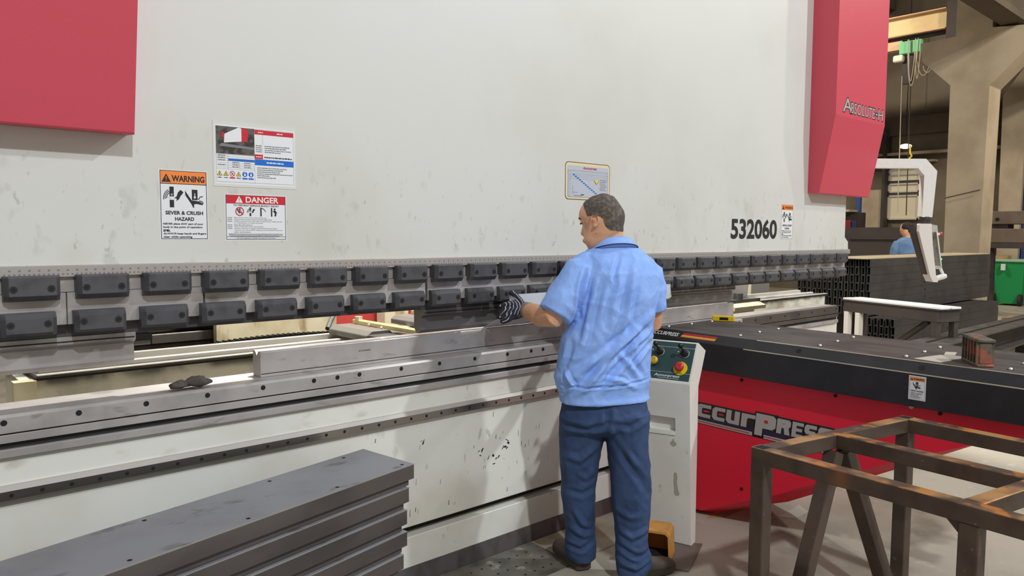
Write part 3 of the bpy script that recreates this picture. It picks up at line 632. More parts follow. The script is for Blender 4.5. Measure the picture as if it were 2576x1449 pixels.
for i, (z0, lab) in enumerate(((0.952, 'lower of two dark steel beams lying behind the back gauge'), (1.022, 'upper of two dark steel beams lying behind the back gauge'))):
    bt = thing('steel_beam', (1.25, 3.99, z0), lab, 'beam', 'dark beams behind the back gauge')
    b = MB(); b.box(1.17, 1.62, 3.955, 4.05, z0, z0+.050); b.bevel(.004, 1); put('beam_body', b, 'dark_beam', bt)
    b = MB(); b.box(1.085, 1.17, 3.96, 4.04, z0, z0+.028); b.bevel(.003, 1); put('beam_tongue', b, 'gauge_grey', bt)
    b = MB(); b.box(1.09, 1.175, 3.955, 4.035, z0+.029, z0+.056); put('end_block', b, 'black_plastic', bt)
rearthing('rear_rack', [(1.06, 1.68, 3.97, 4.06, 0, 0.950), (1.06, 1.68, 4.07, 4.12, 0, 1.55)], 'far_dark', 'dark rack carrying two steel beams behind the back gauge', 'rack')
# right-hand gap
rg = thing('gauge_drive', (4.98, 3.2, 0.972), 'white box and grey slide of the back gauge drive in the right gap', 'drive unit')
b = MB(); b.prism([(4.93, 0, 1.03), (5.30, 0, 1.03), (5.34, 0, 1.28), (4.90, 0, 1.28), (4.86, 0, 1.12), (4.93, 0, 1.10)], (0, 3.12, 0), (0, 3.36, 0)); b.bevel(.004, 1); put('drive_box', b, 'white_film', rg)
b = MB(); b.box(4.9, 5.32, 3.02, 3.36, 1.005, 1.03); put('slide_plate', b, 'clamp', rg)
b = MB(); b.disc((5.07, 3.06, 1.03), (0, 0, 1), .035, .045, 18); put('drive_cap', b, 'clamp', rg)
b = MB(); b.prism([(0, 2.95, .96), (0, 2.95, .985), (0, 3.0, 1.005), (0, 3.36, 1.005), (0, 3.36, .96)], (4.85, 0, 0), (5.28, 0, 0)); put('slide_block', b, 'cream_dirty', rg)
b = MB(); b.box(4.9, 5.2, 3.0, 3.3, .0, .96); put('drive_stand', b, 'cream_dirty', rg)
rearthing('painted_sheet', [(6.25, 6.80, 3.96, 4.02, 0, 1.5)], 'cream_dirty', 'stained cream sheet standing behind the right end of the die holder', 'sheet')
rearthing('painted_sheet', [(6.805, 7.15, 3.96, 4.02, 0, 1.5)], 'gauge_grey', 'scraped grey sheet standing next to the stained cream sheet', 'sheet')
# ================================================================== SHEET SUPPORT TABLE
th = math.radians(3.536)
TS = Vector((-math.sin(th), -math.cos(th), 0)); TN = Vector((-math.cos(th), math.sin(th), 0)); TO = Vector((3.426, 2.457, 0)); TK = 0.945; TZ = Vector((0, 0, 1))
def T(s, n, z): return TO + TS*(s*TK) + TN*(n*TK) + TZ*(.083 + z*TK)
TB = thing('support_table', tuple(T(.1, -.32, -.0878)), 'red and black sheet support table with a dark top running toward the camera', 'table')
S1 = 2.05
def tprism(prof, s0, s1):
    b = MB(); b.prism([TN*(n*TK) + TZ*(.083+z*TK) for n, z in prof], TO+TS*(s0*TK), TO+TS*(s1*TK)); return b
b = tprism([(0, .962), (-.645, .962), (-.645, .90), (0, .90)], -.165, 1.415); b.bevel(.0015, 1); top = put('table_top', b, 'table_top', TB)
b = tprism([(0, .962), (-.645, .962), (-.645, .90), (0, .90)], 1.4175, S1); b.bevel(.0015, 1); put('table_top', b, 'table_top', TB)
b = tprism([(.0005, .9615), (.046, .916), (.046, .765), (0, .758), (-.02, .758), (-.02, .9)], -.165, S1); b.bevel(.002, 1); ap = put('front_apron', b, 'black_table', TB)
b = tprism([(-.645, .90), (-.645, .76), (-.60, .76), (-.60, .90)], -.165, S1); put('rear_apron', b, 'black_table', TB)
for n, z, s0 in ((.0012, .9622, .55), (.0466, .9158, .50)):
    b = tprism([(n-.006, z+.0004), (n+.001, z-.001), (n+.0012, z-.006), (n-.003, z-.003)], s0, S1); put('worn_edge', b, 'worn_edge', TB)
# red bracket body: deep at the machine, shallow at the far end, with an inward lower skirt
def side(n0, n1, sgn=1):
    b = MB(); top_ = [T(-.16, n0, .76), T(S1-.05, n0, .76)]; low = [T(-.16, n0, -.06), T(.20, n0, -.06), T(.665, n0, .157), T(1.26, n0, .481), T(1.60, n0, .64), T(S1-.05, n0, .72)]
    poly = [top_[0]] + low + [top_[1]]; off = TN*((n1-n0)*TK)
    b.prism(poly, (0, 0, 0), off); return b
bd = side(-.022, -.034); bd.bevel(.003, 1); body = put('side_panel', bd, 'red_table', TB)
put('side_panel', side(-.60, -.588), 'red_table', TB)
b = MB(); L1 = [T(-.16, -.024, -.06), T(.20, -.024, -.06), T(.665, -.024, .157), T(1.26, -.024, .481), T(1.60, -.024, .64), T(S1-.05, -.024, .72)]
L2 = [T(-.16, -.10, -.086), T(.22, -.10, -.083), T(.70, -.10, .117), T(1.30, -.10, .46), T(1.62, -.10, .645), T(S1-.05, -.10, .715)]
for i in range(5): b.add([L1[i], L1[i+1], L2[i+1], L2[i], L1[i]-TN*.008, L1[i+1]-TN*.008, L2[i+1]-TN*.008, L2[i]-TN*.008], [(0, 1, 2, 3), (7, 6, 5, 4), (0, 4, 5, 1), (3, 2, 6, 7)])
put('lower_skirt', b, 'red_table', TB)
b = tprism([(-.10, -.0878), (-.58, -.0878), (-.58, .70), (-.10, .70)], -.12, .24); put('table_foot', b, 'red_table', TB)
for i, (s, z) in enumerate(((.450, .733), (.977, .738), (1.453, .742), (.469, .139))):
    h = MB(); h.disc(T(s, -.0215, z), TN, .008, .004, 12); put('panel_bolt', h, 'hole', body)
for s in (.803, 1.388):
    h = MB(); nn = (TN+TZ).normalized(); h.disc(T(s, .0225, .9385), nn, .0125, .0015, 16); put('bolt_hole', h, 'hole', ap)
h = MB(); h.disc(T(1.335, -.0225, .752), TN, .010, .012, 10); put('lock_nut', h, 'worn_edge', body)
for row in ((-.075, -.10), (-.075, .398), (-.075, .86), (-.075, 1.277), (-.085, 1.691), (-.29, -.10), (-.29, .375), (-.29, .835), (-.285, 1.268), (-.283, 1.678), (-.505, -.11), (-.505, .359), (-.51, .807), (-.50, 1.25), (-.50, 1.66)):
    n, s = row; s = s
    cst = MB(); cst.disc(T(s, n, .962), TZ, .013, .0012, 18, 0); cc = put('ball_caster', cst, 'hole', TB, group='ball casters in the table top')
    bb = MB(); bb.ell(T(s, n, .9625), (.0085, .0085, .009), 12, 8); put('steel_ball', bb, 'bright_steel', cc)
# name and stripes on the bevel
nb = (TN+TZ).normalized(); yb = (TZ-TN).normalized()
d = Decal(T(-.150, .0345, .9275)+nb*.0006, TS, yb, .0004, TK)
d.text('ACCURPRESS', -.0, .002, .205, .026, 'white_ink', 1, .02, .18)
for k, m in enumerate(('red_film', 'red_film', 'yellow_film', 'orange_film')):
    x0 = .222; y0 = .027-.0078*k; d.poly([(x0+y0*.4, y0), (x0+.235+y0*.2, y0), (x0+.235+(y0+.006)*.2, y0+.006), (x0+(y0+.006)*.4, y0+.006)], m, 1)
d.build('name_stripe', ap, 'white name and red to yellow stripes')
# big logo on the red panel
d = Decal(T(.02, -.022, .44), TS, TZ, .0004, TK)
GL = {'c': [(1, 1), (.2, 1), (0, .8), (0, .2), (.2, 0), (1, 0), (1, .27), (.44, .27), (.38, .33), (.38, .67), (.44, .73), (1, .73)],
      'u': [(0, 1), (0, .2), (.2, 0), (1, 0), (1, 1), (.62, 1), (.62, .27), (.44, .27), (.38, .33), (.38, 1)],
      'r': [(0, 0), (.42, 0), (.42, .62), (.52, .72), (1, .72), (1, 1), (0, 1)],
      'A': [(0, 0), (.3, 1), (.7, 1), (1, 0), (.66, 0), (.6, .24), (.4, .24), (.34, 0)],
      'P': [(0, 0), (0, 1), (.85, 1), (1, .88), (1, .48), (.85, .36), (.38, .36), (.38, 0)],
      'R': [(0, 0), (0, 1), (.85, 1), (1, .88), (1, .6), (.86, .46), (1, 0), (.62, 0), (.52, .42), (.36, .42), (.36, 0)],
      'E': [(0, 0), (0, 1), (1, 1), (1, .78), (.38, .78), (.38, .61), (.9, .61), (.9, .40), (.38, .40), (.38, .22), (1, .22), (1, 0)],
      'S': [(0, 0), (0, .24), (.60, .24), (.64, .31), (.60, .38), (.15, .38), (0, .52), (0, .86), (.15, 1), (1, 1), (1, .76), (.42, .76), (.38, .69), (.42, .62), (.85, .62), (1, .48), (1, .14), (.85, 0)]}
CT = {'P': (.38, .56, .66, .80), 'R': (.36, .61, .64, .80), 'c': (.44, .34, .98, .66), 'u': (.42, .34, .58, .99)}
d.g = MB(); d.gm = []
for ch_, s0, s1, y0, y1 in (('A', .03, .15, .042, .132), ('c', .155, .252, .042, .116), ('c', .262, .346, .042, .116), ('u', .354, .44, .042, .116), ('r', .450, .535, .042, .116), ('P', .535, .655, .014, .132), ('R', .664, .742, .050, .128), ('E', .750, .812, .050, .128), ('S', .818, .882, .050, .128), ('S', .890, .962, .050, .128)):
    x0, w_, h_ = s0-.02, s1-s0, y1-y0
    sh = lambda X, Y, e=0.0: (x0 + X*w_ + .10*(Y*h_), y0 + Y*h_)
    e = .009; ol = [sh(-e/w_, -e/h_), sh(1+e/w_, -e/h_), sh(1+e/w_, 1+e/h_), sh(-e/w_, 1+e/h_)]
    d.poly(ol, 'black_ink', 1); d.poly([sh(X, Y) for X, Y in GL[ch_]], 'silver_film', 3)
    if ch_ in CT: a0, b0, a1, b1 = CT[ch_]; m_ = .006; d.poly([sh(a0+m_/w_, b0+m_/h_), sh(a1-m_/w_, b0+m_/h_), sh(a1-m_/w_, b1-m_/h_), sh(a0+m_/w_, b1-m_/h_)], 'red_film', 4)
d.rect(.0, .0, .95, .034, 'black_ink', 1); d.rect(.0, .028, .95, .046, 'navy_film', 2)
for x0, x1 in ((.0, .503), (.572, .95)):
    d.rect(x0, .004, x1, .024, 'silver_film', 2); d.rect(x0, .0115, x1-.015, .0165, 'red_film', 3)
d.build('name_logo', body, 'large silver and black lettering on the red panel')
# small warning sticker on the apron
d = Decal(T(1.345, .0462, .797), TS, TZ, .0003, TK)
d.sheet(0, 0, .072, .106, 'white_film', 1); d.frame(.004, .004, .068, .102, .001, 'grey_ink', 2); d.rect(.006, .084, .066, .099, 'orange_film', 3); alert(d, .008, .086, .011, 'black_ink', 'orange_film', 4); d.text('WARNING', .020, .088, .044, .008, 'black_ink', 4, .03); d.split()
hand_crush(d, .018, .046, .034, 'black_ink', 3); d.text('CRUSH HAZARD', .009, .037, .054, .006, 'black_ink', 3, .03)
for k in range(5): d.marks(.009, .030-.0052*k, (.052, .048, .034, .046, .040)[k], .0028, 'grey_ink', 3, 110+k)
d.build('warning_sticker', ap, 'small orange and white crush warning sticker')

# things lying on the table
def tpoly(pts, z0, z1):
    b = MB(); b.prism([T(s, n, z0) for s, n in pts], (0, 0, 0), (0, 0, z1-z0)); return b
b = tpoly([(1.32, -.05), (1.44, -.03), (1.455, -.28), (1.40, -.285), (1.365, -.40), (1.325, -.375), (1.362, -.262), (1.35, -.255)], .9622, .9640)
tag(put('card_scrap', b, 'paper', org=T(1.4, -.15, .9622)), 'flat pale grey scrap with a tab lying on the dark table top', 'scrap')
bt = thing('cast_block', tuple(T(1.56, -.14, .962)), 'small rusty ribbed block standing on the dark table top', 'block')
ax_ = Vector(T(1.60, -.06, 0)-T(1.48, -.22, 0)).normalized(); ay_ = TZ.cross(ax_)
def bl(x0, x1, y0, y1, z0, z1, b):
    o = T(1.545, -.14, .9621); mt = Matrix((( ax_.x, ay_.x, 0, o.x), (ax_.y, ay_.y, 0, o.y), (0, 0, 1, o.z), (0, 0, 0, 1))); b.box(x0, x1, y0, y1, z0, z1, 0, mt); return b
b = MB(); bl(-.10, .10, -.030, .030, 0, .012, b); bl(-.095, .095, -.022, .022, .012, .098, b); b.bevel(.003, 1); put('block_body', b, 'block', bt)
b = bl(-.102, .102, -.032, .032, .098, .112, MB()); b.bevel(.003, 1); put('top_flange', b, 'block', bt)
for k in range(6):
    for sg in (-1, 1): x = -.085+.034*k; q = bl(x-.004, x+.004, .018*sg if sg > 0 else -.032, .032 if sg > 0 else -.018, .012, .098, MB()); put('rib', q, 'block', bt)
kt = thing('tape_measure', tuple(T(-.08, -.585, .962)), 'small yellow and black hand tool lying by the die at the table corner', 'tool')
o = T(-.085, -.590, .9622); mt = Matrix.Translation(o) @ Matrix.Rotation(math.radians(-62), 4, 'Z')
b = MB(); b.box(-.065, .065, -.018, .018, 0, .034, 0, mt); b.bevel(.006, 2); put('tool_body', b, 'tape_yellow', kt)
b = MB(); b.box(-.022, .030, -.0195, .0195, .008, .026, 0, mt); b.bevel(.002, 1); put('tool_grip', b, 'black_plastic', kt)

# ================================================================== CONTROL CONSOLE
CB = Vector((3.026, 2.046, 0)); ca = math.radians(15); ED = Vector((math.cos(ca), math.sin(ca), 0)); EW = Vector((-math.sin(ca), math.cos(ca), 0))
def K(w_, d_, z): return CB + EW*w_ + ED*d_ + TZ*z
CO = thing('control_console', tuple(K(.11, .05, 0)), 'cream operator console with two levers and a green sloping panel beside the worker', 'console')
prof = [(.0, .012), (-.066, .812), (.040, .997), (.151, .945), (.056, .785), (.062, .012)]
b = MB(); b.prism([ED*d_+TZ*z for d_, z in prof], CB, CB+EW*.232); b.bevel(.004, 2); ped = put('pedestal', b, 'console', CO)
pa = Vector(K(0, .040, .997)-K(0, -.066, .812)).normalized(); pn = EW.cross(pa)
if pn.dot(-ED) < 0: pn = -pn
def KP(w_, l, h=0.0): return K(w_, .040, .997) - pa*l + pn*h     # w from the right edge, l down the panel
d = Decal(KP(.224, .205, .0002), -EW, pa, .0004)   # origin lower left corner of the panel
PWD, PHT = .216, .197
d.sheet(0, .004, PWD, PHT, 'green_panel', 2); d.rect(0, .170, PWD, .1712, 'white_ink', 3); d.rect(0, .040, PWD, .0412, 'white_ink', 3)
d.text('Accurpress', .040, .014, .128, .017, 'white_ink', 3, .02, .2); d.rect(.06, .0105, .165, .012, 'white_ink', 3)
for w_ in (.165, .035):
    for dx in (-.026, .026): d.circle(PWD-w_+dx-.018, .150, .003, 'white_ink', 3)
d.build('green_panel', CO, 'dark green panel film with white lines')
def lever(w_):
    lv = put('lever', MB().tube([KP(w_, .064, .002), KP(w_, .064, .012), KP(w_, .063, .016), KP(w_, .060, .034), KP(w_, .058, .040)], [.020, .020, .0165, .008, .006], 16), 'black_plastic', CO)
    base = MB(); base.disc(KP(w_, .064, .001), pn, .022, .005, 18); put('lever_ring', base, 'silver_film', lv)
    st = MB(); st.tube([KP(w_, .058, .038), KP(w_+.003, .052, .066)], .0038, 8); put('lever_stick', st, 'black_plastic', lv)
    kb = MB(); kb.ell(KP(w_+.003, .051, .072), (.0115, .0115, .0125), 14, 9); put('lever_knob', kb, 'black_plastic', lv)
lever(.178); lever(.053)
def mushroom(w_, l, m, name, r):
    st = MB(); st.disc(KP(w_, l, .001), pn, .013, .020, 16); s_ = put(name, st, 'black_plastic' if m == 'yellow_knob' else 'red_knob', CO)
    hd = MB(); hd.tube([KP(w_, l, .018), KP(w_, l, .022), KP(w_, l, .030), KP(w_, l, .034)], [r*.8, r, r*.92, r*.6], 20); put('button_head', hd, m, s_)
mushroom(.192, .118, 'yellow_knob', 'yellow_button', .0215)
cl = MB(); cl.disc(KP(.060, .140, .001), pn, .034, .003, 28); cy = put('stop_collar', cl, 'yellow_collar', CO)
d = Decal(KP(.060+.016, .140+.030, .0042), -EW, pa, .0003); d.text('STOP', 0, 0, .030, .007, 'black_ink', 1, .02); put('collar_lettering', d.t, [M['black_ink']], cy)
mushroom(.060, .138, 'red_knob', 'emergency_button', .0235)
# recess and dents in the front face
fa = Vector(K(0, -.066, .812)-K(0, 0, .012)).normalized(); fn = EW.cross(fa)
if fn.dot(-ED) < 0: fn = -fn
def KF(w_, z, h=0.0): return K(w_, 0, .012) + fa*((z-.012)/fa.z) + fn*h
M['recess'] = mat('recess_grey', c(140, 130, 115), 0.6)
cu_ = MB(); q_ = [KF(.212, .640), KF(.072, .640), KF(.072, .572), KF(.212, .572)]; cu_.prism([Vector(p) for p in q_], fn*.01, -fn*.030)
co_ = bpy.data.objects.new('cutter', cu_.mesh('cutter', ORG[CO.name])); COL.objects.link(co_); co_.location = ORG[CO.name]
md = ped.modifiers.new('b', 'BOOLEAN'); md.operation = 'DIFFERENCE'; md.object = co_; md.solver = 'EXACT'
bpy.context.view_layer.update(); nm_ = bpy.data.meshes.new_from_object(ped.evaluated_get(bpy.context.evaluated_depsgraph_get()))
ped.modifiers.clear(); ped.data = nm_; bpy.data.objects.remove(co_)
b = MB(); lipp = [KF(.216, .573, .001), KF(.072, .573, .001), KF(.072, .556, .004), KF(.216, .552, .004)]; b.add(lipp + [p-fn*.001 for p in lipp], [(0, 1, 2, 3), (7, 6, 5, 4), (0, 4, 5, 1), (2, 6, 7, 3), (1, 5, 6, 2), (0, 3, 7, 4)]); put('slot_lip', b, 'console', ped)
M['dent'] = mat('scraped_paint', c(176, 170, 156), 0.6)
for cen in ([(.083, .535, .003), (.084, .528, .003), (.083, .515, .016)], [(.074, .362, .008), (.073, .345, .009), (.075, .325, .009), (.074, .305, .009), (.071, .285, .010), (.068, .267, .014)]):
    b = MB(); pts_ = []
    for (w0, z0, r0), (w1, z1, r1) in zip(cen[:-1], cen[1:]):
        for k in range(6): t = k/6; pts_.append((w0+(w1-w0)*t, z0+(z1-z0)*t, r0+(r1-r0)*t))
    w_, z_, r_ = cen[-1]; w2, z2, r2 = cen[0]
    loop = [(a+q, zz) for a, zz, q in pts_] + [(w_+r_*math.cos(t), z_+r_*math.sin(t)) for t in [-PI*k/12 for k in range(13)]] + [(a-q, zz) for a, zz, q in pts_[::-1]] + [(w2-r2*math.cos(t), z2+r2*math.sin(t)) for t in [PI*k/8 for k in range(1, 8)]]
    b.add([KF(a, zz, .0008) for a, zz in loop], [tuple(range(len(loop)))]); put('paint_dent', b, 'dent', ped)
b = MB(); b.add([Vector((2.965, 2.20, .0)), Vector((3.10, 2.03, 0)), Vector((2.80, 1.90, 0)), Vector((2.74, 2.01, 0)), Vector((2.965, 2.20, .011)), Vector((3.10, 2.03, .011)), Vector((2.80, 1.90, .011)), Vector((2.74, 2.01, .011))], [(3, 2, 1, 0), (4, 5, 6, 7), (0, 1, 5, 4), (1, 2, 6, 5), (2, 3, 7, 6), (3, 0, 4, 7)])
b.bevel(.002, 1); put('foot_plate', b, 'plate_grey', CO)
# foot pedal with an orange guard
FP = thing('foot_pedal', (2.80, 2.05, .011), 'orange guarded foot pedal on the floor under the worker right foot', 'pedal')
e1 = Vector((2.849-2.775, 2.099-2.112, 0)); u1 = Vector((.45, -.89, 0)).normalized(); v1 = Vector((u1.y*-1, u1.x, 0))   # u1 across (left-right in view), v1 depth
po = Vector((2.735, 2.125, .0113))
hw = []
inner = []
for a, z in ((.0, .0), (.0, .128), (.012, .140), (.118, .140), (.134, .125), (.140, .0)): hw.append((a, z))
for a, z in ((.132, .0), (.126, .116), (.114, .128), (.014, .128), (.008, .120), (.008, .0)): inner.append((a, z))
pr_ = [u1*a+TZ*z for a, z in hw+inner]
b = MB(); n_ = 6
for k in range(n_-1):
    q = [pr_[k], pr_[k+1], pr_[11-k-1], pr_[11-k]]; b.prism([Vector(p) for p in q], po, po+v1*.13)
b.bevel(.003, 1); put('pedal_guard', b, 'orange', FP)
b = MB(); b.prism([u1*a+TZ*z for a, z in ((.008, .0), (.132, .0), (.126, .118), (.008, .118))], po+v1*.118, po+v1*.128); put('guard_back', b, 'dark_orange', FP)
b = MB(); b.prism([u1*a+TZ*z for a, z in ((.012, .0), (.128, .0), (.128, .012), (.012, .012))], po+v1*.01, po+v1*.118); put('pedal_tread', b, 'dark_rubber', FP)

# ================================================================== FLOOR PLATES AND SCRAPS
def plate(name, pts, z, m, label):
    b = MB(); b.prism([(x, y, 0) for x, y in pts], (0, 0, 0.0), (0, 0, z)); b.bevel(.001, 1)
    return tag(put(name, b, m, org=(sum(p[0] for p in pts)/len(pts), sum(p[1] for p in pts)/len(pts), 0)), label, 'floor plate')
p_ = plate('floor_plate', [(1.0, 2.605), (2.490, 2.605), (2.470, 2.30), (1.0, 2.30)], .007, 'plate_dark', 'oily perforated floor plate in front of the press brake')
h = MB(); r = random.Random(11)
for i in range(16):
    for j in range(3):
        x, y = 1.62+.055*i+r.uniform(-.004, .004)+(.027 if j % 2 else 0), 2.36+.085*j
        if x < 2.43: h.disc((x, y, .0069), TZ, .006, .0004, 10)
put('plate_holes', h, 'hole', p_, kind='stuff')
plate('floor_plate', [(2.495, 2.605), (2.98, 2.605), (2.98, 2.315), (2.477, 2.315)], .006, 'plate_tan', 'plain floor plate under the toes of the worker')
def scrap(name, pts, m, label):
    b = MB(); b.prism([(x, y, .0005) for x, y in pts], (0, 0, 0), (0, 0, .0012)); tag(put(name, b, m, org=(pts[0][0], pts[0][1], 0)), label, 'scrap')
scrap('paper_scrap', [(3.735, 1.972), (3.988, 1.989), (3.92, 1.90), (3.772, 1.901)], 'paper', 'pale paper scrap on the floor behind the rusty stand')
scrap('paper_scrap', [(3.42, 2.215), (3.56, 2.25), (3.70, 2.15), (3.50, 2.16)], 'tan', 'pale scrap on the floor under the red table')

# ================================================================== STACK OF FOLDED PANELS
c0 = Vector((1.500, 2.165, 0)); c1 = Vector((1.463, 2.446, 0)); cw = (c1-c0)
dl = Vector((.446-1.50, 1.93-2.165, 0)).normalized(); LEN = 2.1; PZ = .0772
holes_px = None
def panel(i, lab):
    z1 = .70 - PZ*i; sh = -.006*(i % 3) - (.02 if i == 1 else 0) - .012*i*(i > 1)
    A = c0 + dl*(-sh if sh < 0 else 0) - dl*0; o = A + Vector((0, 0, z1)); wv = cw.normalized(); W_ = cw.length
    t = thing('steel_channel', tuple(Vector((o.x, o.y, z1-PZ))), lab, 'steel channel', 'folded steel channels in the stack')
    mt = Matrix(((dl.x, wv.x, 0, o.x), (dl.y, wv.y, 0, o.y), (0, 0, 1, o.z), (0, 0, 0, 1)))
    b = MB(); b.box(0, LEN, 0.0015, W_-.0015, -.004, 0.0, 0, mt); b.bevel(.0012, 1); pt = put('panel_top', b, 'panel_steel', t)
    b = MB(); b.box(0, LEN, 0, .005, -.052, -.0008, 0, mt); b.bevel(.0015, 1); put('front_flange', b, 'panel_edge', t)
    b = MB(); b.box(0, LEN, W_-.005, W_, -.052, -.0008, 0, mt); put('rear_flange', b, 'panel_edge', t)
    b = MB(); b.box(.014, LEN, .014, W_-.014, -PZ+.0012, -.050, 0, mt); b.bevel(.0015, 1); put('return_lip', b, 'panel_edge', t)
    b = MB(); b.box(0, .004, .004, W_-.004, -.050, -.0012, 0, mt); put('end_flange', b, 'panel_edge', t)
    b = MB(); b.box(0.0, LEN, -.0004, .0012, -.0022, .0002, 0, mt); put('bent_edge', b, 'panel_bright', t)
    if i == 0:
        for dd, ww in ((.035, .028), (.33, .03), (.66, .03), (1.0, .03), (.12, W_-.028), (.44, W_-.03), (.86, W_-.03), (1.24, W_-.03)):
            h = MB(); h.disc(mt @ Vector((dd, ww, -.0001)), TZ, .0065, .0004, 14); put('panel_hole', h, 'hole', pt)
names = ['topmost folded steel channel of the stack in the foreground, with round holes', 'second folded steel channel from the top of the foreground stack', 'third folded steel channel from the top of the foreground stack', 'fourth folded steel channel from the top of the foreground stack', 'fifth folded steel channel from the top of the foreground stack',
         'sixth folded steel channel from the top, at the lower picture edge', 'seventh folded steel channel from the top of the foreground stack', 'eighth folded steel channel from the top of the foreground stack', 'lowest folded steel channel of the foreground stack on the floor']
for i in range(9): panel(i, names[i])

# ================================================================== RUSTY TUBE STAND
RS = thing('steel_stand', (2.68, .95, 0), 'rusty welded steel tube stand in the right foreground', 'stand')
zt = .80; tw = .052
A_ = Vector((2.300, 1.282, 0)); ex = Vector((3.112-2.30, 1.128-1.282, 0)).normalized(); 
ey = Vector((2.222-2.300, .512-1.282, 0)).normalized()
def sq(p, q, w_=tw, up=TZ, z_=None):
    """square tube between two points (centre line)"""
    p = Vector(p); q = Vector(q); t = (q-p).normalized(); s_ = t.cross(up).normalized(); u = s_.cross(t).normalized(); h_ = w_/2
    pr2 = [s_*a+u*b_ for a, b_ in ((-h_, -h_), (h_, -h_), (h_, h_), (-h_, h_))]
    b = MB(); b.prism(pr2, p, q); b.bevel(.004, 2); return b
def R(a, bq, z): return A_ + ex*a + ey*bq + Vector((0, 0, z))
zc = zt - tw/2; LB = 1.25; XE = .828; XM = .385
for nm, p, q in (('end_rail', R(.026, 0, zc), R(XE-.026, 0, zc)), ('long_rail', R(0, .026, zc), R(0, LB, zc)), ('long_rail', R(XE, .026, zc), R(XE, LB, zc)), ('middle_rail', R(XM, .026, zc), R(XM, LB-.026, zc)), ('end_rail', R(.026, LB-.026, zc), R(XE-.026, LB-.026, zc)), ('cross_rail', R(.026, .645, zc), R(XM-.026, .645, zc))):
    put(nm, sq(p, q), 'rust', RS)
for a, bq, zz in ((0, 0, zt), (XE, 0, zt), (0, .655, zt-tw), (XE, .66, zt-tw), (0, LB, zt-tw), (XE, LB, zt-tw)):
    lg_ = put('leg', sq(R(a, bq, 0), R(a, bq, zz), up=ey), 'rust', RS)
    if zz == zt:
        b = MB(); o = R(a, bq, zz); h_ = tw/2-.006; b.add([o+ex*sx*h_+ey*sy*h_+TZ*.0006 for sx, sy in ((-1, -1), (1, -1), (1, 1), (-1, 1))], [(0, 1, 2, 3)]); put('open_end', b, 'hole', lg_)
put('brace', sq(R(XM-.03, .02, zt-tw-.01), R(.06, .05, .03), up=ey), 'rust', RS)
put('brace', sq(R(XM+.03, .02, zt-tw-.01), R(XE-.10, .05, .03), up=ey), 'rust', RS)
b = MB(); q0 = R(0, .655, zt-tw); 
b.prism([TZ*0, TZ*-.03, ey*-.03], q0-ey*.026-ex*.02, q0-ey*.026+ex*.02); put('corner_gusset', b, 'rust', RS)

# ================================================================== HANGING PENDANT
PD = thing('control_pendant', (6.10, 2.78, 2.09), 'white control pendant hanging from a bent arm at the right end of the press brake', 'control pendant')
pr3 = Vector((math.sin(_y), -math.cos(_y), 0)); pf = Vector((math.cos(_y), math.sin(_y), 0))
def Q(r, z, f=0.0): return Vector((6.289, 2.616, 0)) + pr3*r + pf*f + TZ*z
def plate3(pts, f0, f1, bev=.004):
    b = MB(); b.prism([Q(r, z, 0) for r, z in pts], pf*f0, pf*f1); b.bevel(bev, 2); return b
arm_out = [(-.28, 2.132), (.415, 2.132), (.508, 2.035), (.485, 1.665), (.402, 1.665), (.405, 2.0), (.355, 2.056), (-.28, 2.056)]
put('pendant_arm', plate3(arm_out, -.035, .035, .008), 'pend_wrap', PD)
b = MB(); b.tube([Q(.443, 1.668), Q(.443, 1.612)], .040, 20); b.tube([Q(.443, 1.65), Q(.443, 1.64)], .044, 20); put('swivel_collar', b, 'pend_dark', PD)
hou = [(.375, 1.612), (.465, 1.612), (.478, 1.57), (.535, 1.16), (.560, 1.135), (.560, 1.150), (.530, 1.14), (.500, 1.15), (.470, 1.22), (.375, 1.54)]
put('pendant_housing', plate3([(.370, 1.612), (.468, 1.612), (.485, 1.44), (.522, 1.20), (.545, 1.165), (.536, 1.140), (.500, 1.142), (.472, 1.20), (.368, 1.55)], -.060, .05, .010), 'pend_white', PD)
put('housing_back', plate3([(.346, 1.612), (.372, 1.612), (.370, 1.55), (.474, 1.20), (.464, 1.20), (.354, 1.53)], -.02, .05, .004), 'pend_dark', PD)
put('screen_face', plate3([(.469, 1.612), (.545, 1.60), (.602, 1.245), (.523, 1.245), (.487, 1.44)], -.005, .05, .004), 'silver_film', PD)
scp = put('screen', plate3([(.486, 1.545), (.537, 1.545), (.583, 1.275), (.522, 1.275), (.500, 1.42)], -.008, .0, .001), 'screen', PD)
b = MB(); b.tube([Q(.538, 1.55, -.012), Q(.586, 1.275, -.012)], .004, 8); put('screen_edge', b, 'white_ink', scp)
b = MB(); b.tube([Q(.535, 1.165, -.02), Q(.600, 1.185, -.02), Q(.625, 1.19, -.02)], [.022, .024, .018], 14); b.tube([Q(.620, 1.185, 0), Q(.588, 1.25, 0)], .012, 10); put('pendant_handle', b, 'pend_wrap', PD)
b = MB(); b.tube([Q(.545, 1.525, 0), Q(.572, 1.53, 0)], [.010, .012], 12); eb = put('stop_button', b, 'white_ink', PD)
b = MB(); b.tube([Q(.568, 1.53, 0), Q(.588, 1.532, 0)], [.017, .014], 14); put('stop_button_head', b, 'red_far', eb)
M['green_led'] = mat('green_led', c(60, 220, 120), 0.4, emit=((0.1, 1, 0.35, 1), 1.0))
b = MB(); b.ell(Q(.590, 1.325, 0), (.008, .008, .010), 10, 6); put('indicator_light', b, 'green_led', PD)

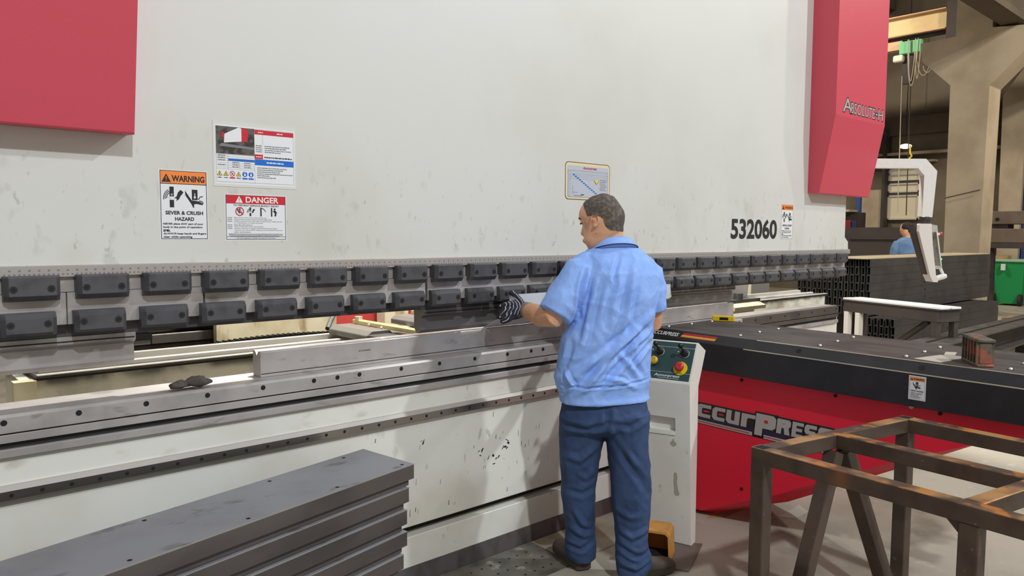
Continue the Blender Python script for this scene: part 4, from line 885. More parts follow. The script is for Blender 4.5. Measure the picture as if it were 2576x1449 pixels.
# ================================================================== TUBE STACKS BEHIND
def tube_stack(x0, ln, y0, z0, nc, nr, tw_, th_, name, lab, group):
    b = MB(); wl = .006
    outer = [(0, 0), (tw_-.024, 0), (tw_-.024, th_-.002), (0, th_-.002)]; inn = [(wl, wl), (tw_-wl-.024, wl), (tw_-wl-.024, th_-wl-.002), (wl, th_-wl-.002)]
    vo = [(0, y, z) for y, z in outer] + [(0, y, z) for y, z in inn] + [(ln, y, z) for y, z in outer] + [(.5, y, z) for y, z in inn]
    fs = [(i, (i+1) % 4, 4+(i+1) % 4, 4+i) for i in range(4)] + [(i, (i+1) % 4, 8+(i+1) % 4, 8+i) for i in range(4)] + [(8, 9, 10, 11)]
    b.add(vo, fs, 0); b.add(vo, [(4+i, 4+(i+1) % 4, 12+(i+1) % 4, 12+i) for i in range(4)] + [(12, 13, 14, 15)], 1)
    hb = MB(); hb.add(vo, fs, 0); hb.add(vo, [(4+i, 4+(i+1) % 4, 12+(i+1) % 4, 12+i) for i in range(4)] + [(12, 13, 14, 15)], 1); hb.disc((1.75, .0008, th_/2), (0, -1, 0), .022, .0012, 12, 1)
    hm_ = hb.mesh(name+'_holed', (0, 0, 0), [M['tube_dark'], M['tube_in']])
    first = None; r = random.Random(nc)
    for j in range(nr):
        for i in range(nc):
            off = (r.uniform(-.02, .02), i*tw_, j*th_)
            if first is None:
                first = put(name, b, ['tube_dark', 'tube_in'], org=(0, 0, 0)); tag(first, lab, 'steel tube', group); first.location = (x0, y0, z0); base = first
            else:
                n = base.copy(); COL.objects.link(n); n.location = (x0+off[0], y0+off[1], z0+off[2])
                if i == 0 and 1 <= j <= nr-2: n.data = hm_
tube_stack(9.2, 3.9, 3.50, 0.06, 6, 5, .066, .0965, 'steel_tube', 'dark rectangular steel tube in the low stack near the floor behind the bench', 'tubes in the low stack')
tube_stack(9.2, 4.5, 3.80, 0.56, 14, 7, .066, .0965, 'steel_tube', 'dark rectangular steel tube in the high stack behind the hanging pendant', 'tubes in the high stack')
for i, (x, lab) in enumerate(((9.9, 'wooden bearer under the left end of the tube stacks'), (12.4, 'wooden bearer under the right end of the tube stacks'))):
    b = MB(); b.box(x, x+.12, 3.49, 3.91, 0.0, .0595); b.bevel(.004, 1); tag(put('timber_bearer', b, 'tan', org=(x, 3.6, 0)), lab, 'bearer')
for i, (x, lab) in enumerate(((9.9, 'tall rack foot carrying the left part of the high tube stack'), (12.9, 'tall rack foot carrying the right part of the high tube stack'))):
    b = MB(); b.box(x, x+.12, 3.92, 4.72, 0.0, .5595); b.bevel(.004, 1); tag(put('rack_foot', b, 'far_dark', org=(x, 4.3, 0)), lab, 'rack foot')
b = MB(); b.box(9.1, 13.6, 3.80, 4.30, 1.2365, 1.250); tag(put('lit_top_sheet', b, 'tube_top', org=(11, 4.0, 1.236)), 'pale sheet standing in for light on top of the high tube stack', 'lit_top_sheet')  # no real board: pale sheet paints the light on the tube tops
# bench with pale sheets
BN = thing('work_bench', (8.4, 3.2, 0), 'dark bench with pale strips on top in front of the tube stacks', 'bench')
be = Vector((.357, .934, 0)); bn_ = Vector((.934, -.357, 0)); bo = Vector((8.085, 2.655, 0))
BM = Matrix(((be.x, bn_.x, 0, bo.x), (be.y, bn_.y, 0, bo.y), (0, 0, 1, 0), (0, 0, 0, 1)))
b = MB(); b.box(.02, 1.23, .0, .30, .66, .778, 0, BM); b.bevel(.004, 1); put('bench_frame', b, 'far_dark', BN)
b = MB(); b.box(0, 1.25, -.01, .31, .778, .790, 0, BM); put('bench_top', b, 'far_dark', BN)
for k, (x, y) in enumerate(((1.19, .03), (1.19, .27), (1.03, .03), (.06, .03), (.06, .27))):
    b = MB(); b.box(x-.03, x+.03, y-.03, y+.03, 0, .66, 0, BM); put('bench_leg', b, 'pend_white' if k in (0, 2) else 'far_dark', BN, label='pale bench leg' if k in (0, 2) else None)
b = MB(); b.tube([BM @ Vector((1.0, .15, .10)), BM @ Vector((.25, .15, .64))], .03, 6); put('bench_brace', b, 'far_dark', BN)
for k, y in enumerate((.005, .16)):
    b = MB(); b.box(-.01, 1.25, y, y+.12, .7905, .812, 0, BM); b.bevel(.003, 1)
    tag(put('pale_strip', b, 'white_film', org=BM @ Vector((.6, y+.06, .79))), ('nearer' if k == 0 else 'farther')+' of two long pale strips on the dark bench', 'strip', 'strips on the bench')
# long beam on the floor side
LBm = thing('long_beam', (10.5, 2.62, 0), 'long grey steel beam on trestles behind the dark table top', 'beam')
b = MB(); b.box(7.7, 15, 2.46, 2.80, .485, .50); put('beam_flange', b, 'dark_beam', LBm)
b = MB(); b.box(7.7, 15, 2.60, 2.64, .28, .485); put('beam_web', b, 'far_dark', LBm)
b = MB(); b.box(7.7, 15, 2.46, 2.80, .265, .28); put('beam_flange', b, 'dark_beam', LBm)
b = MB(); b.box(7.7, 15, 2.63, 2.645, .50, .512); put('beam_seam', b, 'black_line', LBm)
for x in (8.4, 11.2, 14.2):
    b = MB(); b.box(x, x+.3, 2.48, 2.78, 0, .265); put('trestle', b, 'far_dark', LBm)
# wheelie bin
WB = thing('wheelie_bin', (19.4, 4.95, 0), 'green wheelie bin standing beyond the tube stacks', 'bin')
def ringb(x0, x1, y0, y1, z): return [(x0, y0, z), (x1, y0, z), (x1, y1, z), (x0, y1, z)]
b = MB(); b.loft([ringb(19.25, 19.75, 4.72, 5.20, .04), ringb(19.12, 19.85, 4.66, 5.27, .96)], 0, True, False); b.bevel(.03, 2); put('bin_body', b, 'bin_green', WB)
b = MB(); b.box(19.08, 19.9, 4.62, 5.32, .96, 1.02); b.bevel(.02, 2); put('bin_rim', b, 'bin_lid', WB)
for y in (4.70, 5.20):
    b = MB(); b.disc((19.22, y, .13), (0, 1, 0), .13, .06, 18); put('bin_wheel', b, 'dark_rubber', WB)
b = MB(); b.box(19.05, 19.10, 5.0, 5.08, .78, .92); put('bin_label', b, 'white_film', WB)
b = MB(); b.box(19.2, 19.5, 5.0, 5.28, 1.021, 1.10, 0, None); tag(put('rubbish_box', b, 'tan', org=(19.3, 5.1, 1.02)), 'open pale carton on the rim of the green bin', 'carton')

# ================================================================== HALL BEYOND
CC = thing('concrete_column', (14.8, 4.48, 0), 'pale concrete hall column with a wide corbel behind the tube stacks', 'column', kind='structure')
b = MB(); prof = [(4.745, 0), (4.215, 0), (4.165, 4.03), (3.66, 4.56), (3.66, 4.93), (4.165, 4.98), (4.165, 8.9), (4.715, 8.9), (4.715, 4.93), (5.275, 4.91), (5.237, 4.593), (4.765, 4.115)]
b.prism([(0, y, z) for y, z in prof], (14.5, 0, 0), (15.1, 0, 0)); b.bevel(.01, 1); put('column_shaft', b, 'concrete', CC)
b = MB(); b.tube([(14.47, 4.22, 2.30), (14.47, 4.76, 2.18)], .008, 6); put('column_wire', b, 'far_dark', CC)
C2 = thing('concrete_column', (20.0, 5.1, 0), 'second pale concrete column farther back, right of the corbel column', 'column', kind='structure')
b = MB(); b.prism([(0, y, z) for y, z in [(5.42, 0), (5.02, 0), (4.98, 4.2), (4.4, 4.9), (4.4, 8.9), (5.0, 8.9), (5.0, 5.4), (5.46, 4.7)]], (19.98, 0, 0), (20.38, 0, 0)); put('column_shaft', b, 'concrete', C2)
def bg(name, boxes, m, label, cat, **kw):
    b = MB()
    for q in boxes: b.box(*q)
    q = boxes[0]; return tag(put(name, b, m, org=((q[0]+q[1])/2, (q[2]+q[3])/2, min(x[4] for x in boxes)), **kw), label, cat)
rw = MB(); rw.box(9, 20.3, 3.70, 4.05, 4.99, 5.10); rw.box(9, 20.3, 3.84, 3.91, 5.10, 5.7); rw.box(9, 20.3, 3.70, 4.05, 5.7, 5.78)
tag(put('runway_girder', rw, 'ceil', org=(14, 3.9, 4.99), kind='structure'), 'brown crane runway girder resting on the corbel at upper right', 'girder')
for i, (y, z) in enumerate(((8.0, 7.2), (11.0, 7.2))):
    bb = MB(); bb.box(9, 20.3, y, y+.4, z, z+.7); struct('roof_beam', bb, 'ceil', label=('nearer' if i == 0 else 'farther')+' roof beam above the crane girder')
CG = thing('crane_girder', (17.0, 6.5, 5.4), 'cream overhead crane girder at upper right beyond the red cover', 'crane girder')
b = MB(); b.box(17.0, 17.15, 5.70, 12.0, 5.73, 6.10); put('girder_web', b, 'girder', CG)
b = MB(); b.box(16.9, 17.25, 5.70, 12.0, 5.705, 5.73); b.box(16.9, 17.25, 5.70, 12.0, 6.10, 6.12); put('girder_flange', b, 'pink_far', CG)
b = MB(); b.box(17.02, 17.12, 5.62, 12.0, 5.63, 5.70); put('girder_shadow_rail', b, 'far_dark', CG)
b = MB(); b.box(16.98, 17.2, 6.55, 12.0, 5.44, 5.62); put('lower_rail', b, 'pink_far', CG)
b = MB(); b.box(16.9, 17.3, 5.42, 5.68, 5.30, 6.9); put('end_carriage', b, 'far_dark', CG)
HO = thing('hoist', (17, 6.4, 5.2), 'green electric hoist with a white motor and hanging cables under the crane girder', 'hoist')
b = MB(); b.box(16.86, 16.975, 6.12, 6.56, 5.31, 5.57); b.bevel(.02, 2); put('hoist_body', b, 'green_hoist', HO)
b = MB(); b.box(16.85, 16.97, 6.47, 6.68, 5.16, 5.31); b.bevel(.04, 3); put('hoist_motor', b, 'white_far', HO)
b = MB(); b.box(16.93, 17.0, 6.30, 6.50, 4.7, 5.30); put('hoist_trolley', b, 'far_dark', HO)
def loopc(y0, y1, z0, z1, x=16.82, r=.009):
    n = 14; return MB().tube([(x, y0+(y1-y0)*(k/n), z0-(z0-z1)*math.sin(PI*k/n)**.6) for k in range(n+1)], r, 6)
for k, q in enumerate(((6.37, 6.17, 5.58, 4.62), (6.35, 6.22, 5.58, 4.72), (6.20, 6.12, 5.3, 4.75), (6.16, 5.92, 5.1, 4.80), (6.05, 5.88, 5.0, 4.85))):
    put('cable_loop', loopc(*q), 'cable', HO)
for k, (y, z0, z1) in enumerate(((6.455, 4.85, 2.0), (6.28, 4.62, 1.95))):
    b = MB(); b.tube([(16.82, y, z0), (16.82, y-.02, z1)], .010, 6); put('pull_rope', b, 'cable' if k == 0 else 'far_dark', HO)
b = MB(); b.tube([(16.82, 6.237, 3.40), (16.82, 6.237, 3.25), (16.82, 6.20, 3.18), (16.82, 6.25, 3.12)], .02, 8); put('hook', b, 'yellow_film', HO)
# window and wall features on the far wall
WN = thing('window_1', (20.36, 7.55, 2.0), 'lit window with pale bars on the far wall, seen inside the pendant arm', 'window', kind='structure')
b = MB(); b.box(20.33, 20.39, 7.22, 8.00, 1.95, 3.20); put('pane', b, 'win', WN)
b = MB()
for z in (1.93, 2.52, 2.62, 2.82, 3.06, 3.20): b.box(20.28, 20.33, 7.18, 8.04, z, z+.04)
for y in (7.18, 7.26, 8.00): b.box(20.28, 20.33, y, y+.04, 1.93, 3.24)
put('window_frame', b, 'win_frame', WN)
b = MB(); b.box(20.27, 20.33, 7.18, 8.04, 2.56, 2.62); b.box(20.27, 20.33, 7.18, 8.04, 2.86, 2.92); b.box(20.27, 20.33, 7.18, 8.04, 3.24, 3.30); put('window_bar', b, 'far_dark', WN)
tb = MB(); tb.box(20.1, 20.39, 8.10, 8.62, 0, 2.7); struct('trim_1', tb, 'concrete')
tb = MB(); tb.box(20.05, 20.39, 8.02, 8.09, 0, 4.2); struct('trim_2', tb, 'far_dark')
tb = MB(); tb.box(20.2, 20.39, 5.5, 16, 4.05, 4.5); struct('trim_3', tb, 'ceil')
tb = MB(); tb.box(20.15, 20.39, 5.5, 16, 3.55, 3.62); tb.box(20.15, 20.39, 6.9, 9.5, 3.35, 3.40); struct('trim_4', tb, 'concrete')
bg('dark_machine', [(17.0, 17.8, 6.3, 8.6, 0, 1.70), (16.97, 17.0, 6.5, 7.5, 1.44, 1.47), (17.3, 17.9, 7.55, 8.7, 1.7, 2.05)], 'far_dark', 'dark low machine behind the second worker in the distance', 'machine')
bg('pale_ledge', [(16.9, 17.35, 7.5, 8.7, 2.051, 2.10)], 'concrete', 'pale ledge on top of the distant dark machine', 'ledge')
bg('red_unit', [(17.0, 17.2, 7.78, 8.04, 2.1005, 2.38)], 'red_far', 'small red unit on the pale ledge in the distance', 'unit')
bg('red_canister', [(17.22, 17.28, 7.60, 7.84, 1.7005, 1.87)], 'red_far', 'row of red packs below the pale ledge in the distance', 'packs')
bg('blue_post', [(18.2, 18.3, 7.82, 7.92, 0, 2.6)], 'blue_far', 'blue post beside the small red unit in the distance', 'post')
bg('blue_roll', [(17.22, 17.28, 7.50, 7.57, 1.7005, 1.86)], 'blue_far', 'small blue item next to the red packs in the distance', 'item')
for i, (y0, y1, z0, z1, lab) in enumerate(((3.2, 4.6, 1.40, 1.66, 'lower stored brown beam right of the concrete column'), (3.2, 4.48, 1.74, 1.98, 'upper stored brown beam right of the concrete column'))):
    t = thing('stored_beam', (16.2, 3.9, z0), lab, 'beam', 'stored beams right of the column')
    b = MB(); b.box(16.0, 16.4, y0, y1, z0, z1); b.bevel(.01, 1); put('beam_body', b, 'stored', t)
    h = MB(); h.disc((15.999, y1-.12, (z0+z1)/2-.03), (-1, 0, 0), .035, .004, 14); put('lifting_hole', h, 'hole', t)
bg('storage_rack', [(16.42, 16.52, 4.50, 4.60, 0, 2.0), (16.42, 16.52, 3.25, 3.35, 0, 2.0), (16.05, 16.42, 4.2, 4.46, 1.6605, 1.7395), (16.05, 16.42, 3.25, 3.35, 1.6605, 1.7395), (16.0, 16.52, 3.2, 4.60, 1.30, 1.3995)], 'far_dark', 'dark rack holding the stored beams right of the column', 'rack')
bg('blue_cabinet', [(20.1, 20.3, 4.7, 4.98, 0, 3.05)], 'blue_far', 'tall blue cabinet edge at the right picture border', 'cabinet')
bg('grey_cabinet', [(20.1, 20.3, 4.3, 4.66, 0, 3.0)], 'pend_dark', 'tall dark cabinet at the right picture border next to the blue one', 'cabinet')
bg('wood_crate', [(15.2, 15.7, 3.55, 4.0, 0, .10)], 'tan', 'pale timber piece on the floor before the green bin', 'timber')
lampb = thing('hanging_lamp', (19.8, 7.45, 3.75), 'small bright round lamp hanging far back above the pendant arm', 'lamp')
b = MB(); b.ell((19.8, 7.45, 3.72), (.14, .14, .06), 14, 8); put('lamp_glass', b, 'lampglow', lampb)
b = MB(); b.tube([(19.8, 7.45, 3.78), (19.8, 7.45, 9.0)], .012, 6); put('lamp_stem', b, 'far_dark', lampb)
# ================================================================== PEOPLE
pa_ = math.radians(40.6)
PF = Vector((math.cos(pa_), math.sin(pa_), 0)); PR = Vector((math.sin(pa_), -math.cos(pa_), 0)); PO = Vector((2.50, 2.13, 0))
def Hh(u, f, z): return PO + PR*u + PF*f + TZ*z
def remesh(mb, vox, smooth=4, name='m'):
    me = mb.mesh(name); o = bpy.data.objects.new(name, me); COL.objects.link(o)
    md = o.modifiers.new('r', 'REMESH'); md.mode = 'VOXEL'; md.voxel_size = vox; md.use_smooth_shade = True
    if smooth: s_ = o.modifiers.new('s', 'SMOOTH'); s_.factor = 0.5; s_.iterations = smooth
    bpy.context.view_layer.update(); dg = bpy.context.evaluated_depsgraph_get()
    out = bpy.data.meshes.new_from_object(o.evaluated_get(dg)); bpy.data.objects.remove(o); bpy.data.meshes.remove(me)
    out.polygons.foreach_set('use_smooth', [True]*len(out.polygons)); out.materials.clear(); return out
def coords(me):
    a = np.empty(len(me.vertices)*3); me.vertices.foreach_get('co', a); a = a.reshape(-1, 3)
    n = np.empty(len(me.vertices)*3); me.vertices.foreach_get('normal', n); return a, n.reshape(-1, 3)
def to_local(a, O, Rv, Fv):
    d = a-np.array(O); return d@np.array(Rv), d@np.array(Fv), d[:, 2]
def folds(me, F_, O, Rv, Fv, back=True, rough=((15, .0022), (42, .0014)), seed=0.0, ridge=None, calm=None):
    a, n = coords(me); u, f, z = to_local(a, O, Rv, Fv); nf = n@np.array(Fv); disp = np.zeros(len(a))
    for pts, A, w_ in F_:
        best = np.full(len(a), 9.0); L_ = 0; seglen = [math.hypot(q[0]-p[0], q[1]-p[1]) for p, q in zip(pts[:-1], pts[1:])]; tot = sum(seglen); tt = np.zeros(len(a)); acc = 0
        for (p, q), sl in zip(zip(pts[:-1], pts[1:]), seglen):
            dx, dz = q[0]-p[0], q[1]-p[1]; t = np.clip(((u-p[0])*dx+(z-p[1])*dz)/(sl*sl), 0, 1)
            dd = np.hypot(u-p[0]-t*dx, z-p[1]-t*dz); up_ = dd < best; best = np.where(up_, dd, best); tt = np.where(up_, (acc+t*sl)/tot, tt); acc += sl
        tap = np.sqrt(np.clip(np.sin(np.clip(tt, .02, .98)*PI), 0, 1))
        disp += A*tap*(np.exp(-(best/w_)**2) - .55*np.exp(-((best-1.9*w_)/(w_*.9))**2))*np.clip(.25-nf*1.6, 0, 1)
    for sc, am in rough:
        disp += am*np.array([noise.noise(Vector((p[0]*sc+seed, p[1]*sc, p[2]*sc*.7))) for p in a])
    if ridge:
        for sc, am, dz in ridge:
            v = np.array([noise.noise(Vector(((p[0]+p[1])*sc, (p[0]-p[1])*sc*.6+p[2]*sc*dz, p[2]*sc+seed))) for p in a])
            disp += am*(np.clip(1-np.abs(v)*3.2, 0, 1)**1.5 - .25)
    if calm: disp *= np.clip((z-calm[0])/(calm[1]-calm[0]), .3, 1)
    a = a + n*disp[:, None]; me.vertices.foreach_set('co', a.reshape(-1)); me.update(); return me
def ring(uc, fc, z, a, b, phi=0.0, n=28, p=2.3, H=Hh, dz=None):
    out = []
    for k in range(n):
        t = 2*PI*k/n; ct, st = math.cos(t), math.sin(t)
        x = a*math.copysign(abs(ct)**(2/p), ct); y = b*math.copysign(abs(st)**(2/p), st)
        out.append(H(uc+x*math.cos(phi)-y*math.sin(phi), fc+x*math.sin(phi)+y*math.cos(phi), z + (dz(x, y) if dz else 0)))
    return out
def widen(W_, b, phi): return math.sqrt(max(W_*W_-(b*math.sin(phi))**2, 1e-4))/math.cos(phi)
SHIRT_FOLDS = [
    ([(0.113, 1.106), (0.045, 1.046), (-0.036, 0.943), (-0.101, 0.857), (-0.151, 0.821)], 0.015, 0.016),
    ([(0.092, 1.014), (0.022, 0.937), (-0.051, 0.841)], -0.013, 0.013),
    ([(0.174, 1.166), (0.11, 1.106), (0.013, 1.029), (-0.102, 0.95), (-0.177, 0.897)], 0.011, 0.018),
    ([(0.102, 1.404), (0.09, 1.297), (0.073, 1.164), (0.045, 1.08)], 0.009, 0.014),
    ([(-0.05, 1.345), (-0.073, 1.228), (-0.104, 1.076), (-0.136, 0.991)], 0.011, 0.015),
    ([(-0.099, 1.361), (-0.12, 1.277), (-0.13, 1.16)], -0.014, 0.009),
    ([(0.159, 1.091), (0.111, 1.051), (0.071, 0.988)], 0.009, 0.012),
    ([(0.046, 1.013), (0.096, 0.947), (0.133, 0.894)], 0.008, 0.012),
    ([(-0.186, 0.939), (-0.148, 0.881), (-0.176, 0.834)], 0.012, 0.009),
    ([(0.025, 1.329), (-0.007, 1.229), (-0.014, 1.129)], -0.007, 0.014),
    ([(-0.214, 0.877), (-0.101, 0.87), (0.048, 0.873), (0.169, 0.889)], -0.008, 0.0055),
    ([(0.176, 1.05), (0.12, 0.99), (0.096, 0.956)], -0.009, 0.009),
    ([(0.114, 0.855), (0.056, 0.895), (-0.019, 0.91)], 0.006, 0.009),
    ([(-0.154, 1.075), (-0.17, 0.99), (-0.199, 0.922)], -0.008, 0.012),
    ([(0.039, 1.428), (0.016, 1.346), (0.025, 1.296)], -0.006, 0.01),
]
TROUSER_FOLDS = [
    ([(-0.176, 0.551), (-0.116, 0.539), (-0.052, 0.591)], 0.01, 0.014),
    ([(-0.132, 0.474), (-0.089, 0.453), (-0.05, 0.495)], 0.006, 0.012),
    ([(-0.174, 0.393), (-0.105, 0.379), (-0.053, 0.408)], -0.007, 0.012),
    ([(-0.163, 0.22), (-0.094, 0.182), (-0.048, 0.188)], 0.009, 0.012),
    ([(-0.183, 0.136), (-0.111, 0.119), (-0.051, 0.153)], -0.01, 0.01),
    ([(0.018, 0.689), (0.07, 0.596), (0.13, 0.504)], 0.011, 0.013),
    ([(0.009, 0.74), (0.079, 0.562), (0.177, 0.402)], -0.01, 0.014),
    ([(0.037, 0.325), (0.1, 0.298), (0.142, 0.301)], 0.007, 0.012),
    ([(0.059, 0.238), (0.11, 0.211), (0.183, 0.24)], 0.01, 0.011),
    ([(0.043, 0.172), (0.128, 0.132), (0.195, 0.141)], -0.01, 0.01),
    ([(0.052, 0.102), (0.129, 0.084), (0.204, 0.129)], 0.014, 0.01),
    ([(-0.194, 0.698), (-0.083, 0.68), (-0.003, 0.711)], -0.009, 0.012),
    ([(0.009, 0.711), (0.093, 0.697), (0.168, 0.738)], -0.007, 0.012),
    ([(-0.147, 0.306), (-0.103, 0.238), (-0.06, 0.214)], 0.008, 0.012),
    ([(-0.0, 0.783), (-0.003, 0.714), (-0.012, 0.662)], -0.01, 0.012),
]
HEAD_ROWS = [(1.684, -0.042, -0.022, 0.02), (1.672, -0.081, 0.01, 0.05), (1.651, -0.112, 0.027, 0.066), (1.629, -0.129, 0.043, 0.073), (1.609, -0.137, 0.055, 0.077), (1.587, -0.14, 0.059, 0.078), (1.566, -0.132, 0.057, 0.078), (1.549, -0.129, 0.053, 0.076), (1.532, -0.125, 0.05, 0.073), (1.518, -0.122, 0.043, 0.07), (1.503, -0.119, 0.033, 0.066), (1.484, -0.116, 0.02, 0.062), (1.469, -0.108, -0.0, 0.056), (1.455, -0.098, -0.024, 0.047), (1.443, -0.083, -0.047, 0.03)]
WK = thing('person', tuple(PO), 'person in light blue short-sleeved shirt and navy trousers bending sheet metal at the press', 'person')
PHI = math.radians(-25)          # right side farther from the viewer
PHI = math.radians(25)
# --- body: one continuous surface (head, neck, trunk, arms, legs)
b = MB()
hr = [list(q) for q in HEAD_ROWS]
for i, uf in ((7, -.122), (8, -.117), (9, -.115), (10, -.1155)): hr[i][1] = uf
ht = math.radians(12)
rows = []
for z, u0, u1, w_ in hr:
    uc, A = (u0+u1)/2, (u1-u0)/2
    rows.append([Hh(uc - A*math.copysign(abs(math.cos(t))**.92, math.cos(t))*math.cos(ht) + w_*math.sin(t)*math.sin(ht), A*math.copysign(abs(math.cos(t))**.92, math.cos(t))*math.sin(ht)*1.0 + w_*math.copysign(abs(math.sin(t))**.9, math.sin(t))*math.cos(ht), z) for t in [2*PI*k/28 for k in range(28)]])
b.loft(rows[::-1])
def FD(d, l, z):   # face coordinates: d forward from the head axis, l lateral (+ away from viewer)
    return Hh(-.036 - d*math.cos(ht) + l*math.sin(ht), d*math.sin(ht) + l*math.cos(ht), z)
b.loft([[FD(.080, s*.004, 1.560) if k < 1 else FD(.080+.012*math.cos(2*PI*k/10), .007*math.sin(2*PI*k/10), 1.560) for k in range(10)] for s in (0,)] +
       [[FD(.0755+e*math.cos(2*PI*k/10), g*math.sin(2*PI*k/10), z) for k in range(10)] for e, g, z in ((.014, .009, 1.548), (.0175, .011, 1.530), (.0215, .016, 1.514), (.020, .018, 1.508), (.010, .012, 1.503))])
b.ell(FD(.073, .0, 1.485), (.0105, .020, .007)); b.ell(FD(.070, .0, 1.4755), (.010, .018, .006)); b.ell(FD(.045, 0, 1.455), (.018, .022, .014))
b.ell(FD(.080, .0, 1.576), (.017, .052, .009), 12, 8, 0, Matrix.Rotation(pa_-PI/2-ht*0, 4, 'Z') @ Matrix.Identity(4))
b.tube([Hh(.000, .005, 1.545), Hh(.000, .0, 1.50), Hh(.005, -.005, 1.455), Hh(.012, -.005, 1.40)], [.052, .0545, .060, .075], 24)
for sgn in (-1, 1):     # ears
    c_ = FD(.016, sgn*.0765, 1.569); rm = []
    for k in range(13):
        t = math.radians(-100 + 300*k/12)
        rm.append(c_ + (FD(1, 0, 0)-FD(0, 0, 0))*(-.0145*math.cos(t)-.002) + TZ*(.0255*math.sin(t)+(.002 if k > 3 else 0)) + (FD(0, 1, 0)-FD(0, 0, 0))*sgn*(.006+.004*(1-math.cos(t))))
    b.tube(rm, [.0045]+[.0042]*11+[.004], 8)
    b.ell(c_ - TZ*.024 + (FD(0, 1, 0)-FD(0, 0, 0))*sgn*.004, (.0075, .006, .009)); b.ell(c_ - (FD(0, 1, 0)-FD(0, 0, 0))*sgn*.004, (.009, .009, .019))
def limb(pts, rs, n=20): b.tube(pts, rs, n)
tor = [(1.42, .010, 0, .075, .07), (1.395, .02, 0, .13, .085), (1.34, .03, 0, .15, .095), (1.22, .025, 0, .15, .10), (1.05, .0, 0, .155, .10), (.92, -.01, 0, .16, .10), (.80, -.015, 0, .155, .095), (.70, -.015, .0, .13, .07)]
b.loft([ring(u, f, z, a, q, PHI) for z, u, f, a, q in tor][::-1])
limb([Hh(-.105, -.055, 1.365), Hh(-.17, -.10, 1.26), Hh(-.236, -.135, 1.158), Hh(-.292, -.048, 1.157), Hh(-.350, .048, 1.165), Hh(-.382, .098, 1.170)], [.055, .050, .0455, .0475, .040, .030])
limb([Hh(.165, .06, 1.355), Hh(.185, .085, 1.24), Hh(.19, .11, 1.12), Hh(.13, .25, 1.13), Hh(.04, .41, 1.165)], [.055, .048, .043, .040, .028])
limb([Hh(-.085, .0, .70), Hh(-.118, .03, .45), Hh(-.118, .06, .09)], [.08, .055, .042]); limb([Hh(.075, .015, .70), Hh(.10, .01, .45), Hh(.118, -.02, .09)], [.08, .055, .042])
body = remesh(b, 0.0045, 2)
BODY = put('body', body, 'skin', WK)
# hair: cropped cap over the skull, following the head surface
def cap(me, test, off, sub_=2):
    bm = bmesh.new(); bm.from_mesh(me); zs = [v for v in bm.verts if v.co.z > 1.49]
    keep = set(zs); bmesh.ops.delete(bm, geom=[v for v in bm.verts if v not in keep], context='VERTS')
    bm.normal_update()
    for v in bm.verts: v.co += v.normal*off
    bmesh.ops.subdivide_edges(bm, edges=bm.edges[:], cuts=3, use_grid_fill=True)
    bm.verts.ensure_lookup_table()
    a = np.array([v.co[:] for v in bm.verts]); ok = test(a)
    bmesh.ops.delete(bm, geom=[v for v, k in zip(bm.verts[:], ok) if not k], context='VERTS')
    out = bpy.data.meshes.new('cap'); bm.to_mesh(out); bm.free(); out.polygons.foreach_set('use_smooth', [True]*len(out.polygons)); return out
def hair_test(a):
    u, f, z = to_local(a, PO, PR, PF)
    du = u+.036; d = -du*math.cos(ht) + f*math.sin(ht); l = du*math.sin(ht) + f*math.cos(ht)
    lo = np.interp(d, [-.1, -.06, -.031, -.018, .0086, .0485, .070, .10], [1.522, 1.526, 1.540, 1.577, 1.594, 1.586, 1.629, 1.668])
    jit = np.array([.005*noise.noise(Vector(p)*60) + .003*noise.noise(Vector(p)*190) for p in a])
    return (z + jit > lo)
hm = cap(BODY.data, lambda a: hair_test(a + np.array(ORG['person'])), 0.0018)
ho = bpy.data.objects.new('hair', hm); COL.objects.link(ho); ho.parent = WK; hm.materials.append(M['hair']); ORG[ho.name] = ORG['person']
# eyebrows, eyes, mole
for sgn in (-1, 1):
    e = MB(); e.tube([FD(.099, sgn*.014, 1.576), FD(.0945, sgn*.030, 1.580), FD(.082, sgn*.048, 1.575)], [.003, .0045, .002], 8); put('eyebrow', e, 'brow', WK)
    e = MB(); e.tube([FD(.0925, sgn*.018, 1.557), FD(.089, sgn*.030, 1.556), FD(.080, sgn*.043, 1.557)], [.002, .0038, .002], 8); put('eye', e, 'brow', WK)
e = MB(); e.ell(FD(.014, -.0655, 1.514), (.0035, .003, .0035), 10, 6); put('mole', e, 'brow', WK)
e = MB(); e.tube([FD(.073, -.018, 1.480), FD(.0815, 0, 1.4803), FD(.073, .018, 1.480)], [.002, .003, .002], 8); put('mouth', e, 'lip', WK)
# --- shirt
b = MB()
SH = [(1.470, .012, .076, .070, 0), (1.448, .016, .108, .082, 0), (1.428, .020, .134, .090, 0), (1.400, .029, .156, .098, 0), (1.337, .034, .174, .112, -.004), (1.251, .028, .174, .122, -.008), (1.146, .014, .174, .124, -.008), (1.058, -.011, .192, .124, -.006), (.97, -.02, .199, .124, -.004), (.90, -.026, .203, .128, 0), (.858, -.025, .200, .126, 0), (.838, -.021, .193, .120, 0), (.815, -.018, .190, .118, 0), (.80, -.016, .192, .122, 0), (.787, -.015, .193, .123, 0)]
b.loft([ring(u, f, z, widen(W_, q, PHI), q, PHI, p=2.4) for z, u, W_, q, f in SH][::-1])
def sleeve(pts, rs, flat=.85, n=26):
    b.tube([Hh(*p) for p in pts], rs, n)
sleeve([(-.075, -.045, 1.375), (-.125, -.075, 1.345), (-.165, -.095, 1.28), (-.205, -.115, 1.212), (-.229, -.128, 1.172)], [.070, .077, .079, .078, .076])
sleeve([(.13, .045, 1.365), (.165, .065, 1.335), (.178, .08, 1.26), (.184, .095, 1.178)], [.062, .068, .069, .066])
shirt = remesh(b, 0.0055, 5)
